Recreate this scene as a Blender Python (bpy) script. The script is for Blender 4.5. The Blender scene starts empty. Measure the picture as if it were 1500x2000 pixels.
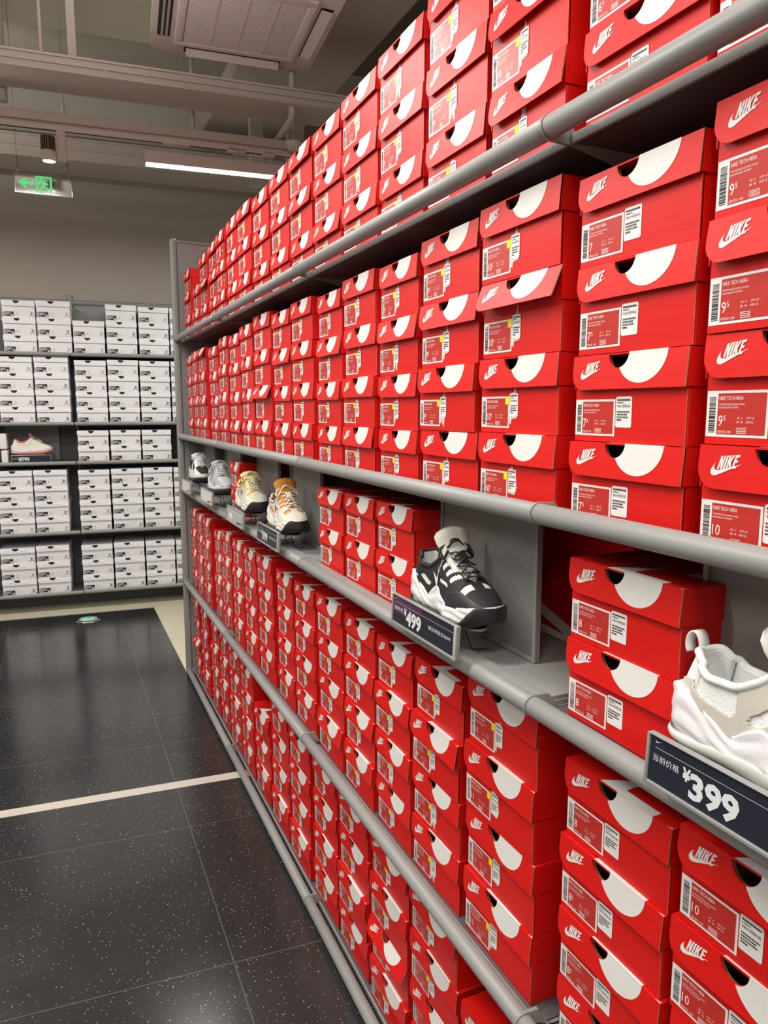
import bpy, bmesh, math, random
from mathutils import Vector, Matrix
random.seed(7)
PI = math.pi
R = math.radians
SC = bpy.context.scene
COL = SC.collection

# ------------------------------------------------------------------ camera
cd = bpy.data.cameras.new('camera')
cam = bpy.data.objects.new('camera', cd)
COL.objects.link(cam)
cd.sensor_fit = 'HORIZONTAL'
cd.sensor_width = 36.0
cd.lens = 36.0 * 1422.2 / 1500.0
cd.clip_start = 0.02
PAN, TILT = 0.42248, -0.14095
fwd = Vector((math.sin(PAN) * math.cos(TILT), math.cos(PAN) * math.cos(TILT), math.sin(TILT)))
cam.location = (0, 0, 1.65)
cam.rotation_euler = fwd.to_track_quat('-Z', 'Y').to_euler()
SC.camera = cam

# ------------------------------------------------------------------ world, exposure
w = bpy.data.worlds.new('world')
SC.world = w
w.use_nodes = True
w.node_tree.nodes['Background'].inputs[0].default_value = (0.80, 0.84, 0.90, 1)
w.node_tree.nodes['Background'].inputs[1].default_value = 0.30
SC.view_settings.view_transform = 'Standard'
SC.view_settings.look = 'None'
SC.view_settings.gamma = 1
SC.view_settings.use_curve_mapping = False
SC.view_settings.exposure = -0.27

# ------------------------------------------------------------------ ceiling lamps' light
LAMP_Z = 3.115
#        x centre, y, length, watts
LAMPS = [(1.24, 4.94, 1.30, 38), (-1.55, 4.94, 1.30, 52), (-0.42, 2.95, 1.30, 46), (-0.30, 1.25, 1.30, 42),
         (-2.10, 1.25, 1.30, 42), (-0.25, -0.45, 1.30, 40), (0.55, -2.3, 1.30, 40), (-1.75, -2.3, 1.30, 40)]
ADDED_FILL = 1.15                              # upward fill added to the unseen lamps to brighten the ceiling
def area(name, loc, sx, sy, watts, color=(1, 0.96, 0.90), parent=None):
    l = bpy.data.lights.new(name, 'AREA')
    l.shape = 'RECTANGLE'; l.size = sx; l.size_y = sy; l.energy = watts; l.color = color
    o = bpy.data.objects.new(name, l); COL.objects.link(o); o.location = loc
    if parent: o.parent = parent
    return o

# ------------------------------------------------------------------ materials
def mat(name, col, rough=0.5, metal=0.0, spec=0.5, emit=None, estr=0.0, bump=None, noise=None, alpha=None):
    m = bpy.data.materials.new(name); m.use_nodes = True
    nt = m.node_tree; b = nt.nodes['Principled BSDF']
    b.inputs['Base Color'].default_value = (*col, 1)
    b.inputs['Roughness'].default_value = rough
    b.inputs['Metallic'].default_value = metal
    b.inputs['Specular IOR Level'].default_value = spec
    if emit:
        b.inputs['Emission Color'].default_value = (*emit, 1)
        b.inputs['Emission Strength'].default_value = estr
    if noise:      # (scale, amount) gentle real colour mottling
        tc = nt.nodes.new('ShaderNodeTexCoord'); n = nt.nodes.new('ShaderNodeTexNoise')
        n.inputs['Scale'].default_value = noise[0]; n.inputs['Detail'].default_value = 4
        mx = nt.nodes.new('ShaderNodeMix'); mx.data_type = 'RGBA'
        mx.inputs[6].default_value = (*[c * (1 - noise[1]) for c in col], 1)
        mx.inputs[7].default_value = (*[min(1, c * (1 + noise[1])) for c in col], 1)
        nt.links.new(tc.outputs['Object'], n.inputs['Vector'])
        nt.links.new(n.outputs['Fac'], mx.inputs[0]); nt.links.new(mx.outputs[2], b.inputs['Base Color'])
    if bump:       # (kind, scale vector, strength, distance)
        kind, sc, st, di = bump
        tc = nt.nodes.new('ShaderNodeTexCoord'); mp = nt.nodes.new('ShaderNodeMapping')
        mp.inputs['Scale'].default_value = sc
        n = nt.nodes.new('ShaderNodeTexVoronoi' if kind == 'voronoi' else 'ShaderNodeTexNoise')
        n.inputs['Scale'].default_value = 1.0
        bp = nt.nodes.new('ShaderNodeBump'); bp.inputs['Strength'].default_value = st; bp.inputs['Distance'].default_value = di
        nt.links.new(tc.outputs['Object'], mp.inputs[0]); nt.links.new(mp.outputs[0], n.inputs['Vector'])
        nt.links.new(n.outputs[0], bp.inputs['Height']); nt.links.new(bp.outputs[0], b.inputs['Normal'])
    return m

M = {}
M['red'] = mat('red_cardboard', (0.66, 0.0075, 0.0055), 0.45, spec=0.38, bump=('noise', (3, 7, 90), 0.18, 0.0015))
M['print'] = mat('white_print', (0.76, 0.76, 0.73), 0.45)
M['kraft'] = mat('kraft_edge', (0.30, 0.16, 0.09), 0.9)
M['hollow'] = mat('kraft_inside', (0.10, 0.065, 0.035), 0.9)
M['sticker'] = mat('white_sticker', (0.82, 0.81, 0.80), 0.4)
M['stred'] = mat('sticker_red', (0.50, 0.030, 0.022), 0.4)
M['ink'] = mat('black_ink', (0.02, 0.02, 0.02), 0.5)
M['yellow'] = mat('yellow_sticker', (0.90, 0.72, 0.02), 0.5)
M['scuff'] = mat('torn_paper', (0.66, 0.63, 0.60), 0.8)
M['rack'] = mat('grey_powder_coat', (0.27, 0.275, 0.27), 0.42, spec=0.5, bump=('noise', (900, 900, 900), 0.10, 0.0005))
M['rackdark'] = mat('dark_grey_powder_coat', (0.085, 0.085, 0.088), 0.5)
M['panel'] = mat('grey_panel', (0.24, 0.24, 0.24), 0.45)
M['whitebox'] = mat('white_cardboard', (0.84, 0.84, 0.88), 0.5, noise=(3, 0.03))
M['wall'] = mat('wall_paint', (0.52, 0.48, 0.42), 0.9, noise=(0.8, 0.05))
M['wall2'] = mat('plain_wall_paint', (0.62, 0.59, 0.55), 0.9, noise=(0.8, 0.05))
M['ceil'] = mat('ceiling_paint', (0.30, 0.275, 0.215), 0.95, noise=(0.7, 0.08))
M['duct'] = mat('painted_metal_tray', (0.48, 0.42, 0.37), 0.6)
M['acwhite'] = mat('air_conditioner_plastic', (0.62, 0.54, 0.51), 0.45)
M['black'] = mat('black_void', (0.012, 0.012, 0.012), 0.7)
M['navy'] = mat('price_tag_navy', (0.018, 0.020, 0.034), 0.28)
M['plum'] = mat('price_tag_plum', (0.08, 0.025, 0.075), 0.28)
M['tagtext'] = mat('price_tag_text', (0.68, 0.71, 0.74), 0.4)
M['clear'] = mat('grey_plastic', (0.42, 0.44, 0.43), 0.25)
M['cream'] = mat('cream_tile', (0.62, 0.58, 0.44), 0.35, noise=(2, 0.04))
M['glow'] = mat('lamp_diffuser', (0.9, 0.9, 0.9), 0.4, emit=(1, 0.98, 0.93), estr=9)
M['glowspot'] = mat('spot_lens', (0.9, 0.9, 0.9), 0.4, emit=(1, 0.93, 0.72), estr=14)
M['green'] = mat('exit_green', (0.08, 0.6, 0.2), 0.4, emit=(0.10, 0.90, 0.28), estr=0.75)
M['chrome'] = mat('sign_mirror_metal', (0.55, 0.55, 0.55), 0.16, metal=1.0)
M['blk_metal'] = mat('black_metal', (0.02, 0.02, 0.02), 0.4)
M['fin'] = mat('bronze_fins', (0.18, 0.14, 0.10), 0.5, metal=0.4)
M['grille'] = mat('intake_grille', (0.30, 0.235, 0.22), 0.7)

def floor_material():
    m = bpy.data.materials.new('black_terrazzo_tile'); m.use_nodes = True
    nt = m.node_tree; b = nt.nodes['Principled BSDF']; L = nt.links
    geo = nt.nodes.new('ShaderNodeTexCoord')
    sep = nt.nodes.new('ShaderNodeSeparateXYZ'); L.new(geo.outputs['Object'], sep.inputs[0])
    def math_(op, a, bb=None, c=None):
        n = nt.nodes.new('ShaderNodeMath'); n.operation = op
        for i, v in enumerate((a, bb, c)):
            if v is None: continue
            if isinstance(v, (int, float)): n.inputs[i].default_value = v
            else: L.new(v, n.inputs[i])
        return n.outputs[0]
    v = math_('ADD', sep.outputs[1], math_('MULTIPLY', sep.outputs[0], 0.075))
    def groove(c, origin, pitch, half):
        f = math_('FRACT', math_('DIVIDE', math_('SUBTRACT', c, origin - pitch / 2), pitch))
        d = math_('ABSOLUTE', math_('SUBTRACT', f, 0.5))
        return math_('LESS_THAN', d, half / pitch)
    g = math_('MAXIMUM', groove(sep.outputs[0], 0.40, 0.80, 0.0016), groove(v, 2.02, 0.787, 0.0016))
    # white chips at two sizes
    def chips(scale, thr, keep):
        vo = nt.nodes.new('ShaderNodeTexVoronoi'); vo.inputs['Scale'].default_value = scale
        L.new(geo.outputs['Object'], vo.inputs['Vector'])
        sc = nt.nodes.new('ShaderNodeSeparateColor'); L.new(vo.outputs['Color'], sc.inputs[0])
        rad = math_('MULTIPLY', math_('SUBTRACT', sc.outputs[1], 0.2), thr)
        return math_('MULTIPLY', math_('LESS_THAN', vo.outputs['Distance'], rad), math_('GREATER_THAN', sc.outputs[0], keep))
    ch = math_('MAXIMUM', chips(150, 0.36, 0.66), chips(75, 0.17, 0.72))
    n = nt.nodes.new('ShaderNodeTexNoise'); n.inputs['Scale'].default_value = 3; n.inputs['Detail'].default_value = 6
    L.new(geo.outputs['Object'], n.inputs['Vector'])
    cr = nt.nodes.new('ShaderNodeValToRGB'); L.new(n.outputs[0], cr.inputs[0])
    cr.color_ramp.elements[0].color = (0.014, 0.016, 0.018, 1); cr.color_ramp.elements[1].color = (0.034, 0.036, 0.036, 1)
    def mix(f, a, c):
        mx = nt.nodes.new('ShaderNodeMix'); mx.data_type = 'RGBA'; L.new(f, mx.inputs[0])
        if isinstance(a, tuple): mx.inputs[6].default_value = a
        else: L.new(a, mx.inputs[6])
        mx.inputs[7].default_value = c
        return mx.outputs[2]
    c1 = mix(ch, cr.outputs[0], (0.42, 0.40, 0.36, 1))
    c2 = mix(g, c1, (0.10, 0.10, 0.095, 1))
    strip = math_('LESS_THAN', math_('ABSOLUTE', math_('SUBTRACT', v, 3.165)), 0.030)
    c3 = mix(strip, c2, (0.60, 0.55, 0.50, 1))
    L.new(c3, b.inputs['Base Color'])
    rr = math_('ADD', 0.13, math_('MULTIPLY', n.outputs[0], 0.12))
    L.new(rr, b.inputs['Roughness'])
    b.inputs['Specular IOR Level'].default_value = 0.8
    return m
M['floor'] = floor_material()

# ------------------------------------------------------------------ mesh helpers
class MB:
    """collects shapes, each with a material, into ONE mesh"""
    def __init__(s): s.v = []; s.f = []; s.m = []; s.mats = []; s.sm = []
    def mi(s, m):
        m = M[m] if isinstance(m, str) else m
        if m not in s.mats: s.mats.append(m)
        return s.mats.index(m)
    def add(s, vs, fs, m, smooth=False):
        o = len(s.v); s.v += [tuple(p) for p in vs]; i = s.mi(m)
        for f in fs: s.f.append([o + k for k in f]); s.m.append(i); s.sm.append(smooth)
    def box(s, x0, x1, y0, y1, z0, z1, m, bev=0.0):
        if bev <= 0:
            vs = [(x, y, z) for z in (z0, z1) for y in (y0, y1) for x in (x0, x1)]
            s.add(vs, [(0, 2, 3, 1), (4, 5, 7, 6), (0, 1, 5, 4), (2, 6, 7, 3), (0, 4, 6, 2), (1, 3, 7, 5)], m)
        else:
            bm = bmesh.new(); bmesh.ops.create_cube(bm, size=1)
            for v in bm.verts:
                v.co = ((x0 + x1) / 2 + v.co.x * (x1 - x0), (y0 + y1) / 2 + v.co.y * (y1 - y0), (z0 + z1) / 2 + v.co.z * (z1 - z0))
            bmesh.ops.bevel(bm, geom=bm.edges[:], offset=bev, segments=2, affect='EDGES', profile=0.7)
            bm.verts.index_update()
            s.add([v.co[:] for v in bm.verts], [[v.index for v in f.verts] for f in bm.faces], m, True); bm.free()
    def poly(s, pts, m): s.add(pts, [list(range(len(pts)))], m)
    def prism(s, pts, d, m):
        """polygon pts extruded by vector d"""
        n = len(pts); d = Vector(d); p2 = [tuple(Vector(p) + d) for p in pts]
        s.add(list(pts) + p2, [list(range(n))[::-1], list(range(n, 2 * n))] + [(i, (i + 1) % n, n + (i + 1) % n, n + i) for i in range(n)], m)
    def tube(s, path, r, m, seg=12, caps=True, flat=1.0, up=Vector((0, 0, 1))):
        P = [Vector(p) for p in path]; rings = []
        for i, p in enumerate(P):
            t = (P[min(i + 1, len(P) - 1)] - P[max(i - 1, 0)]).normalized()
            a = t.cross(up)
            if a.length < 1e-4: a = t.cross(Vector((1, 0, 0)))
            a.normalize(); b = a.cross(t)
            rr = r[i] if isinstance(r, (list, tuple)) else r
            rings.append([tuple(p + a * math.cos(2 * PI * k / seg) * rr + b * math.sin(2 * PI * k / seg) * rr * flat) for k in range(seg)])
        vs = [v for g in rings for v in g]
        fs = [(i * seg + k, i * seg + (k + 1) % seg, (i + 1) * seg + (k + 1) % seg, (i + 1) * seg + k) for i in range(len(P) - 1) for k in range(seg)]
        s.add(vs, fs, m, True)
        if caps:
            s.add(rings[0], [list(range(seg))[::-1]], m); s.add(rings[-1], [list(range(seg))], m)
    def lathe(s, c, prof, m, seg=24, axis='z'):
        """prof: list of (radius, height)"""
        vs = []
        for r, h in prof:
            for k in range(seg):
                a = 2 * PI * k / seg; x, y = r * math.cos(a), r * math.sin(a)
                vs.append((c[0] + x, c[1] + y, c[2] + h) if axis == 'z' else (c[0] + h, c[1] + x, c[2] + y))
        fs = [(i * seg + k, i * seg + (k + 1) % seg, (i + 1) * seg + (k + 1) % seg, (i + 1) * seg + k) for i in range(len(prof) - 1) for k in range(seg)]
        s.add(vs, fs, m, True)
    def mesh(s, name):
        me = bpy.data.meshes.new(name); me.from_pydata(s.v, [], s.f)
        for m in s.mats: me.materials.append(m)
        me.polygons.foreach_set('material_index', s.m); me.polygons.foreach_set('use_smooth', s.sm)
        me.update(); return me
    def build(s, name, parent=None, **k):
        return link(name, s.mesh(name), parent, **k)

def link(name, me, parent=None, loc=None, rot=None):
    o = bpy.data.objects.new(name, me); COL.objects.link(o)
    if parent: o.parent = parent
    if loc: o.location = loc
    if rot: o.rotation_euler = rot
    return o
def empty(name, loc=(0, 0, 0), rz=0.0):
    o = bpy.data.objects.new(name, None); COL.objects.link(o); o.location = loc; o.rotation_euler = (0, 0, rz)
    o.empty_display_size = 0.05
    return o
def tag(o, label=None, cat=None, group=None, kind=None):
    if label: o['label'] = label
    if cat: o['category'] = cat
    if group: o['group'] = group
    if kind: o['kind'] = kind
    return o
def copy_tree(o, parent=None):
    c = o.copy(); COL.objects.link(c); c.parent = parent
    for ch in list(o.children): copy_tree(ch, c)
    return c

_fc = {}
def text_mesh(s, size, bold=0.0, shear=0.0):
    """text as flat polygons: (verts2d, faces), left-bottom origin"""
    key = (s, size, bold, shear)
    if key in _fc: return _fc[key]
    cu = bpy.data.curves.new('t', 'FONT'); cu.body = s; cu.size = size; cu.offset = bold; cu.shear = shear
    cu.resolution_u = 2
    o = bpy.data.objects.new('t', cu); COL.objects.link(o)
    dg = bpy.context.evaluated_depsgraph_get(); me = bpy.data.meshes.new_from_object(o.evaluated_get(dg))
    r = ([(v.co.x, v.co.y) for v in me.vertices], [list(p.vertices) for p in me.polygons])
    bpy.data.objects.remove(o); bpy.data.curves.remove(cu); bpy.data.meshes.remove(me)
    _fc[key] = r; return r
def put_text(mb, s, size, fn, x, y, m, bold=0.0, sx=1.0, sy=1.0, shear=0.0, fit=None):
    vs, fs = text_mesh(s, size, bold, shear)
    if not vs: return 0
    x0 = min(v[0] for v in vs); x1 = max(v[0] for v in vs)
    if fit: sx = fit / (x1 - x0)
    mb.add([fn(x + (a - x0) * sx, y + b * sy) for a, b in vs], fs, m)
    return (x1 - x0) * sx

# ---------- marks printed on cartons, shoes and tags
def bez(p0, p1, p2, p3, n=8):
    return [tuple((1 - t) ** 3 * a + 3 * (1 - t) ** 2 * t * b + 3 * (1 - t) * t * t * c + t ** 3 * d for a, b, c, d in zip(p0, p1, p2, p3)) for t in [k / n for k in range(n)]]
def tick_shape():
    P = [(24, 7.8)]
    c = (6.442, 15.276)
    def cb(c, a, b, d): return bez(c, (c[0] + a[0], c[1] + a[1]), (c[0] + b[0], c[1] + b[1]), (c[0] + d[0], c[1] + d[1])), (c[0] + d[0], c[1] + d[1])
    for a, b, d in [((-1.456, .616), (-2.679, .925), (-3.668, .925)), ((-1.12, 0), (-1.933, -.392), (-2.437, -1.177)), ((-.317, -.504), (-.41, -1.143), (-.28, -1.918)),
                    ((.13, -.775), (.476, -1.6), (1.036, -2.478)), ((.467, -.71), (1.232, -1.643), (2.297, -2.8)), ((-.35, .6), (-.62, 1.2), (-.784, 1.848)),
                    ((-.28, 1.195), (-.028, 2.072), (.756, 2.632)), ((.373, .261), (.886, .392), (1.54, .392)), ((.522, 0), (1.11, -.084), (1.764, -.252))]:
        pts, c = cb(c, a, b, d); P += pts
    P.append(c)
    return [(x / 24.0, (16.2 - y) / 24.0) for x, y in P]
TICK = tick_shape()                       # width 1, height 0.35
LET = {'N': [(0, 0), (0, 1), (.21, 1), (.37, .5), (.37, 1), (.58, 1), (.58, 0), (.38, 0), (.21, .52), (.21, 0)],
       'I': [(0, 0), (0, 1), (.21, 1), (.21, 0)],
       'K': [(0, 0), (0, 1), (.21, 1), (.21, .62), (.38, 1), (.62, 1), (.40, .53), (.62, 0), (.39, 0), (.21, .42), (.21, 0)],
       'E': [(0, 0), (0, 1), (.50, 1), (.50, .81), (.21, .81), (.21, .60), (.46, .60), (.46, .42), (.21, .42), (.21, .19), (.50, .19), (.50, 0)]}
def brand_polys():
    """word over tick, unit width"""
    out = [[(x, y * 1.0) for x, y in TICK]]
    x = 0.20; h = 0.36; y0 = 0.17
    for ch, wd in (('N', .63), ('I', .26), ('K', .65), ('E', .5)):
        # italic letters leaning over the tick
        out.append([(x + (a * 0.28) + b * h * 0.30, y0 + b * h + (x + a * .28 - .2) * 0.10) for a, b in LET[ch]])
        x += wd * 0.28 + 0.015
    return out
BRAND = brand_polys()
from mathutils.geometry import tessellate_polygon
TRI = [list(t_) for t_ in tessellate_polygon([[Vector((x, y, 0)) for x, y in TICK]])]
def clip(poly, x0, x1, y0, y1):
    def cut(P, inside, inter):
        o = []
        for i in range(len(P)):
            a, b = P[i - 1], P[i]
            if inside(b):
                if not inside(a): o.append(inter(a, b))
                o.append(b)
            elif inside(a): o.append(inter(a, b))
        return o
    def ix(v): return lambda a, b: (v, a[1] + (b[1] - a[1]) * (v - a[0]) / (b[0] - a[0]))
    def iy(v): return lambda a, b: (a[0] + (b[0] - a[0]) * (v - a[1]) / (b[1] - a[1]), v)
    for ins, it in ((lambda p: p[0] >= x0, ix(x0)), (lambda p: p[0] <= x1, ix(x1)), (lambda p: p[1] >= y0, iy(y0)), (lambda p: p[1] <= y1, iy(y1))):
        poly = cut(poly, ins, it)
        if len(poly) < 3: return []
    return poly

# ------------------------------------------------------------------ setting
def struct(name, mb, loc=(0, 0, 0), rz=0.0):
    o = mb.build(name); o.location = loc; o.rotation_euler = (0, 0, rz); o['kind'] = 'structure'; return o
SK = math.atan(-0.088)                      # the far wall is not square to the red racks
B0 = (-0.48, 6.42, 0.0)
XL, XR, YF = -4.6, 3.4, -4.2
CZ = 4.75
def yb(x, d=0.0): return 6.42 - 0.088 * (x + 0.48) + d
mb = MB(); mb.box(XL, XR, YF, 7.6, -0.10, 0.0, 'floor'); struct('floor', mb)
# cream tile field: beyond the dark tiles and right of them, a 2 mm skin
def yc(x): return 6.30 - 0.078 * (x + 0.48)
mb = MB(); mb.prism([(XL, yc(XL), 0.0), (0.672, yc(0.672), 0.0), (0.672, 4.56, 0.0), (XR, 4.56, 0.0), (XR, 7.2, 0.0), (XL, 7.3, 0.0)], (0, 0, 0.002), 'cream')
struct('trim_1', mb)
mb = MB(); mb.prism([(XL, yc(XL) - .012, 0.0), (0.684, yc(0.684) - .012, 0.0), (0.684, yc(.684), 0), (XL, yc(XL), 0.0)], (0, 0, 0.0025), 'clear'); struct('trim_2', mb)
mb = MB(); mb.box(-4.5, 4.2, 0.53, 0.68, 0.0, CZ, 'wall'); struct('wall_back', mb, B0, SK)
mb = MB(); mb.box(XL - .12, XL, YF - .1, 7.6, 0, CZ, 'wall2'); struct('wall_left', mb)
mb = MB(); mb.box(XR, XR + .12, YF - .1, 7.6, 0, CZ, 'wall2'); struct('wall_right', mb)
mb = MB(); mb.box(XL, XR, YF - .12, YF, 0, CZ, 'wall2'); struct('wall_front', mb)
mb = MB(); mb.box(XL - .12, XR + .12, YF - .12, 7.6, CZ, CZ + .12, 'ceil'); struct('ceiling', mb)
# deep concrete beam running along the rack, above and behind it
mb = MB(); mb.box(1.22, 1.95, YF, 6.6, 3.86, CZ, M['duct'], 0.01); b = struct('trim_3', mb)
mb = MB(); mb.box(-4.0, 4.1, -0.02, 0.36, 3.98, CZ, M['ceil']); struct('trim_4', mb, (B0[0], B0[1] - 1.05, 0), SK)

# ------------------------------------------------------------------ overhead trays, tracks, lamps
def tray(y0, z, depth, height, label):
    """flat cable tray along the far wall's direction; y0 = front edge at x = 0"""
    o = empty('cable_tray', (0, y0, z), SK)
    m = MB(); m.box(-3.9, 3.0, 0, depth, 0, height, 'duct'); m.build('body', o)
    m = MB()
    for k, zz in enumerate((0.02, 0.5, 0.94)):
        m.box(-3.9, 3.0, -0.012, -0.0005, zz * height - 0.004 if k else 0.0, zz * height + 0.008, 'duct')
    m.build('rib', o)
    return tag(o, label, 'cable tray')
tray(4.60, 3.455, 0.29, 0.085, 'wide flat cable tray under the ceiling, just beyond the air conditioner')
tray(6.15, 3.46, 0.36, 0.16, 'painted cable tray under the ceiling, closest to the far wall')

def light_track():
    o = empty('light_track', (0, 4.90, 3.285), SK)
    m = MB(); m.box(-3.8, 2.9, -0.045, 0.045, 0.0, 0.05, 'duct', 0.003); m.build('channel', o)
    m = MB(); m.box(-3.8, 2.9, -0.018, 0.018, -0.036, -0.0005, 'acwhite', 0.002); m.build('rail', o)
    m = MB(); m.box(-3.8, 2.9, -0.006, 0.006, -0.0375, -0.0362, 'black'); m.build('slot', o)
    m = MB(); m.box(0.70, 0.86, -0.022, 0.022, -0.042, -0.0005, 'acwhite', 0.003); m.build('joint_cover', o)
    return tag(o, 'long white ceiling track holding the spotlight and linear lamp', 'light track')
light_track()
def yt(x): return 4.90 + math.tan(SK) * x

# hangers
def rod(x, y, z0, z1, r, label, square=False):
    m = MB()
    if square: m.box(-r, r, -r * .6, r * .6, 0, z1 - z0, 'duct')
    else: m.tube([(0, 0, 0), (0, 0, z1 - z0)], r, 'duct', 10)
    o = m.build('ceiling_hanger'); o.location = (x, y, z0)
    return tag(o, label, 'hanger', 'hangers of the overhead trays')
rod(0.052, 4.68, 3.58, CZ, 0.010, 'thin rod hanging the cable tray at upper left')
rod(0.21, 4.72, 3.58, CZ, 0.022, 'broader channel hanger right of the thin rod', True)
rod(-0.165, 4.99, 3.40, CZ, 0.030, 'leftmost stub hanger between tray and light track')
rod(0.905, 4.95, 3.40, CZ, 0.012, 'slim hanger above the linear lamp')
rod(1.40, 5.30, 3.2, CZ, 0.045, 'thick pale pipe hanger near the smoke detector', True)
rod(1.70, 5.35, 3.2, CZ, 0.060, 'thickest boxed hanger right of the pale pipe', True)

# air conditioner cassette
def cassette():
    o = empty('air_conditioner', (1.015, 4.05, 3.64), SK)
    S = 0.45
    def rr(h, r, n=8):
        P = []
        for cx, cy, a0 in ((h - r, h - r, 0), (-h + r, h - r, 90), (-h + r, -h + r, 180), (h - r, -h + r, 270)):
            P += [(cx + r * math.cos(R(a0 + 90 * k / n)), cy + r * math.sin(R(a0 + 90 * k / n))) for k in range(n + 1)]
        return P
    m = MB()
    m.prism([(x, y, 0.0) for x, y in rr(S, 0.06)], (0, 0, 0.035), 'acwhite')
    # raised inner frame as four bars with rounded look
    m.box(-0.33, 0.33, -0.33, -0.285, -0.016, 0.0, 'acwhite', .006); m.box(-0.33, 0.33, 0.285, 0.33, -0.016, 0.0, 'acwhite', .006)
    m.box(-0.33, -0.285, -0.285, 0.285, -0.016, 0.0, 'acwhite', .006); m.box(0.285, 0.33, -0.285, 0.285, -0.016, 0.0, 'acwhite', .006)
    m.build('fascia', o)
    m = MB()
    m.box(-0.285, 0.285, -0.285, 0.285, -0.010, 0.0, 'grille')
    for k in range(46):
        y = -0.279 + k * 0.0124
        m.box(-0.283, 0.283, y, y + 0.005, -0.014, -0.010, 'acwhite')
    for k in range(1, 4):
        x = -0.285 + k * 0.1425
        m.box(x - .006, x + .006, -0.283, 0.283, -0.0145, -0.011, 'acwhite')
    m.build('intake_grille', o)
    # four outlets with louvres
    for a in range(4):
        m = MB(); m.box(-0.27, 0.27, 0.352, 0.418, -0.0012, 0.0, 'black')
        q = m.build('air_outlet', o); q.rotation_euler = (0, 0, a * PI / 2)
        l = MB()
        tilt = 0.85 if a != 3 else 0.25
        for yy in ((0.372, 0.395) if a == 1 else (0.385,)):
            ww = 0.010 if a == 1 else 0.030
            P = [(-0.26, yy - ww * math.cos(tilt), -0.004), (0.26, yy - ww * math.cos(tilt), -0.004), (0.26, yy + ww * math.cos(tilt), -0.004 - ww * math.sin(tilt)), (-0.26, yy + ww * math.cos(tilt), -0.004 - ww * math.sin(tilt))]
            l.prism(P, (0, 0, -0.004), 'acwhite')
        l.build('louvre', q)
    m = MB(); m.box(-0.40, 0.40, -0.40, 0.40, 0.035, 0.30, 'duct', 0.01); m.build('housing', o)
    for sx in (-1, 1):
        for sy in (-1, 1):
            m = MB(); m.tube([(sx * .42, sy * .3, 0.2), (sx * .42, sy * .3, CZ - 3.64)], 0.006, 'duct', 8); m.box(min(sx * .395, sx * .43), max(sx * .395, sx * .43), sy * .3 - .02, sy * .3 + .02, 0.19, 0.2, 'duct'); m.build('hanger_rod', o)
    return tag(o, 'large white ceiling cassette air conditioner with ribbed intake grille', 'air conditioner')
cassette()
# insulated hose above the cassette, upper left
m = MB(); P = [(0.30 + .25 * t, 3.42 + .10 * t, 3.84 - .07 * math.sin(t * PI)) for t in [k / 10 for k in range(11)]]
m.tube(P, [0.045 + .004 * (k % 2) for k in range(11)], 'acwhite', 14)
tag(m.build('pipe'), 'wrapped white hose entering the air conditioner at its left', 'pipe')
# left-edge blower unit corner
m = MB(); m.box(-0.62, -0.232, 4.2, 4.7, 3.56, 3.95, 'acwhite', 0.03)
tag(m.build('ceiling_speaker'), 'white boxed ceiling unit cut by the left frame edge', 'ceiling unit')
# smoke detector with its bent conduit
o = empty('smoke_detector', (1.49, 4.72, 3.32))
m = MB(); m.lathe((0, 0, 0), [(0.001, -.052), (0.028, -.052), (0.034, -.046), (0.052, -.012), (0.055, -.002), (0.055, 0.006), (0.02, 0.012), (0.001, 0.012)], 'acwhite', 28); m.build('cover', o)
m = MB(); m.tube([(0, 0, 0.012), (0, 0, 0.135)], 0.008, 'duct', 10); m.build('stem', o)
tag(o, 'round white smoke detector hanging below the cable tray', 'smoke detector')
o = m = MB(); m.tube([(1.42, 4.52, CZ), (1.42, 4.52, 3.42), (1.42, 4.55, 3.39), (1.40, 4.86, 3.34), (1.385, 4.92, 3.34)], 0.020, 'duct', 10)
tag(m.build('pipe'), 'bent conduit wrapping down round the cable tray', 'pipe')

def linear_lamp(x, y, ln, watts, label, rz):
    o = empty('linear_lamp', (x, y, LAMP_Z), rz)
    h = ln / 2
    m = MB(); m.box(-h, h, -0.034, 0.034, 0.006, 0.075, 'acwhite', 0.004); m.box(-h - .004, -h + .004, -.036, .036, 0, .076, 'acwhite', .002); m.box(h - .004, h + .004, -.036, .036, 0, .076, 'acwhite', .002); m.build('housing', o)
    m = MB(); m.box(-h + .006, h - .006, -0.027, 0.027, -0.002, 0.0055, 'glow'); m.build('diffuser', o)
    m = MB()
    m.tube([(-.12, 0, .075), (-.12, 0, .11), (-.10, 0, .118), (.10, 0, .118), (.12, 0, .11), (.12, 0, .075)], .006, 'acwhite', 8)
    m.box(-.16, -.04, -.018, .018, .122, .152, 'acwhite', .004); m.box(.06, .14, -.018, .018, .118, .152, 'acwhite', .004)
    m.build('track_adapter', o)
    area('lamp_light', (0, 0, -0.006), ln - .02, 0.05, watts, parent=o)
    if x < 0 or y < 3:
        m = MB(); m.box(-h + .006, h - .006, -0.024, 0.024, 0.0755, 0.0775, 'glow'); m.build('added_fill_strip', o)  # added glowing strip on top, goes with the upward fill
        u = area('added_ceiling_fill', (0, 0, 0.082), ln - .02, 0.05, watts * ADDED_FILL, parent=o); u.rotation_euler = (PI, 0, 0)  # added fill aimed up at the ceiling; the lamp in view has none
    return tag(o, label, 'lamp', 'linear lamps over the aisle')
LL = ['lit linear lamp on the ceiling track over the red rack', 'lit linear lamp on the far track, left of the spotlight', 'lit linear lamp over the middle of the aisle',
      'lit linear lamp over the aisle beside the black and white shoe', 'lit linear lamp over the aisle beside the nearest shelves', 'lit linear lamp overhead just behind the viewpoint',
      'lit linear lamp over the aisle end, rack side', 'lit linear lamp over the aisle end, open side']
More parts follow.
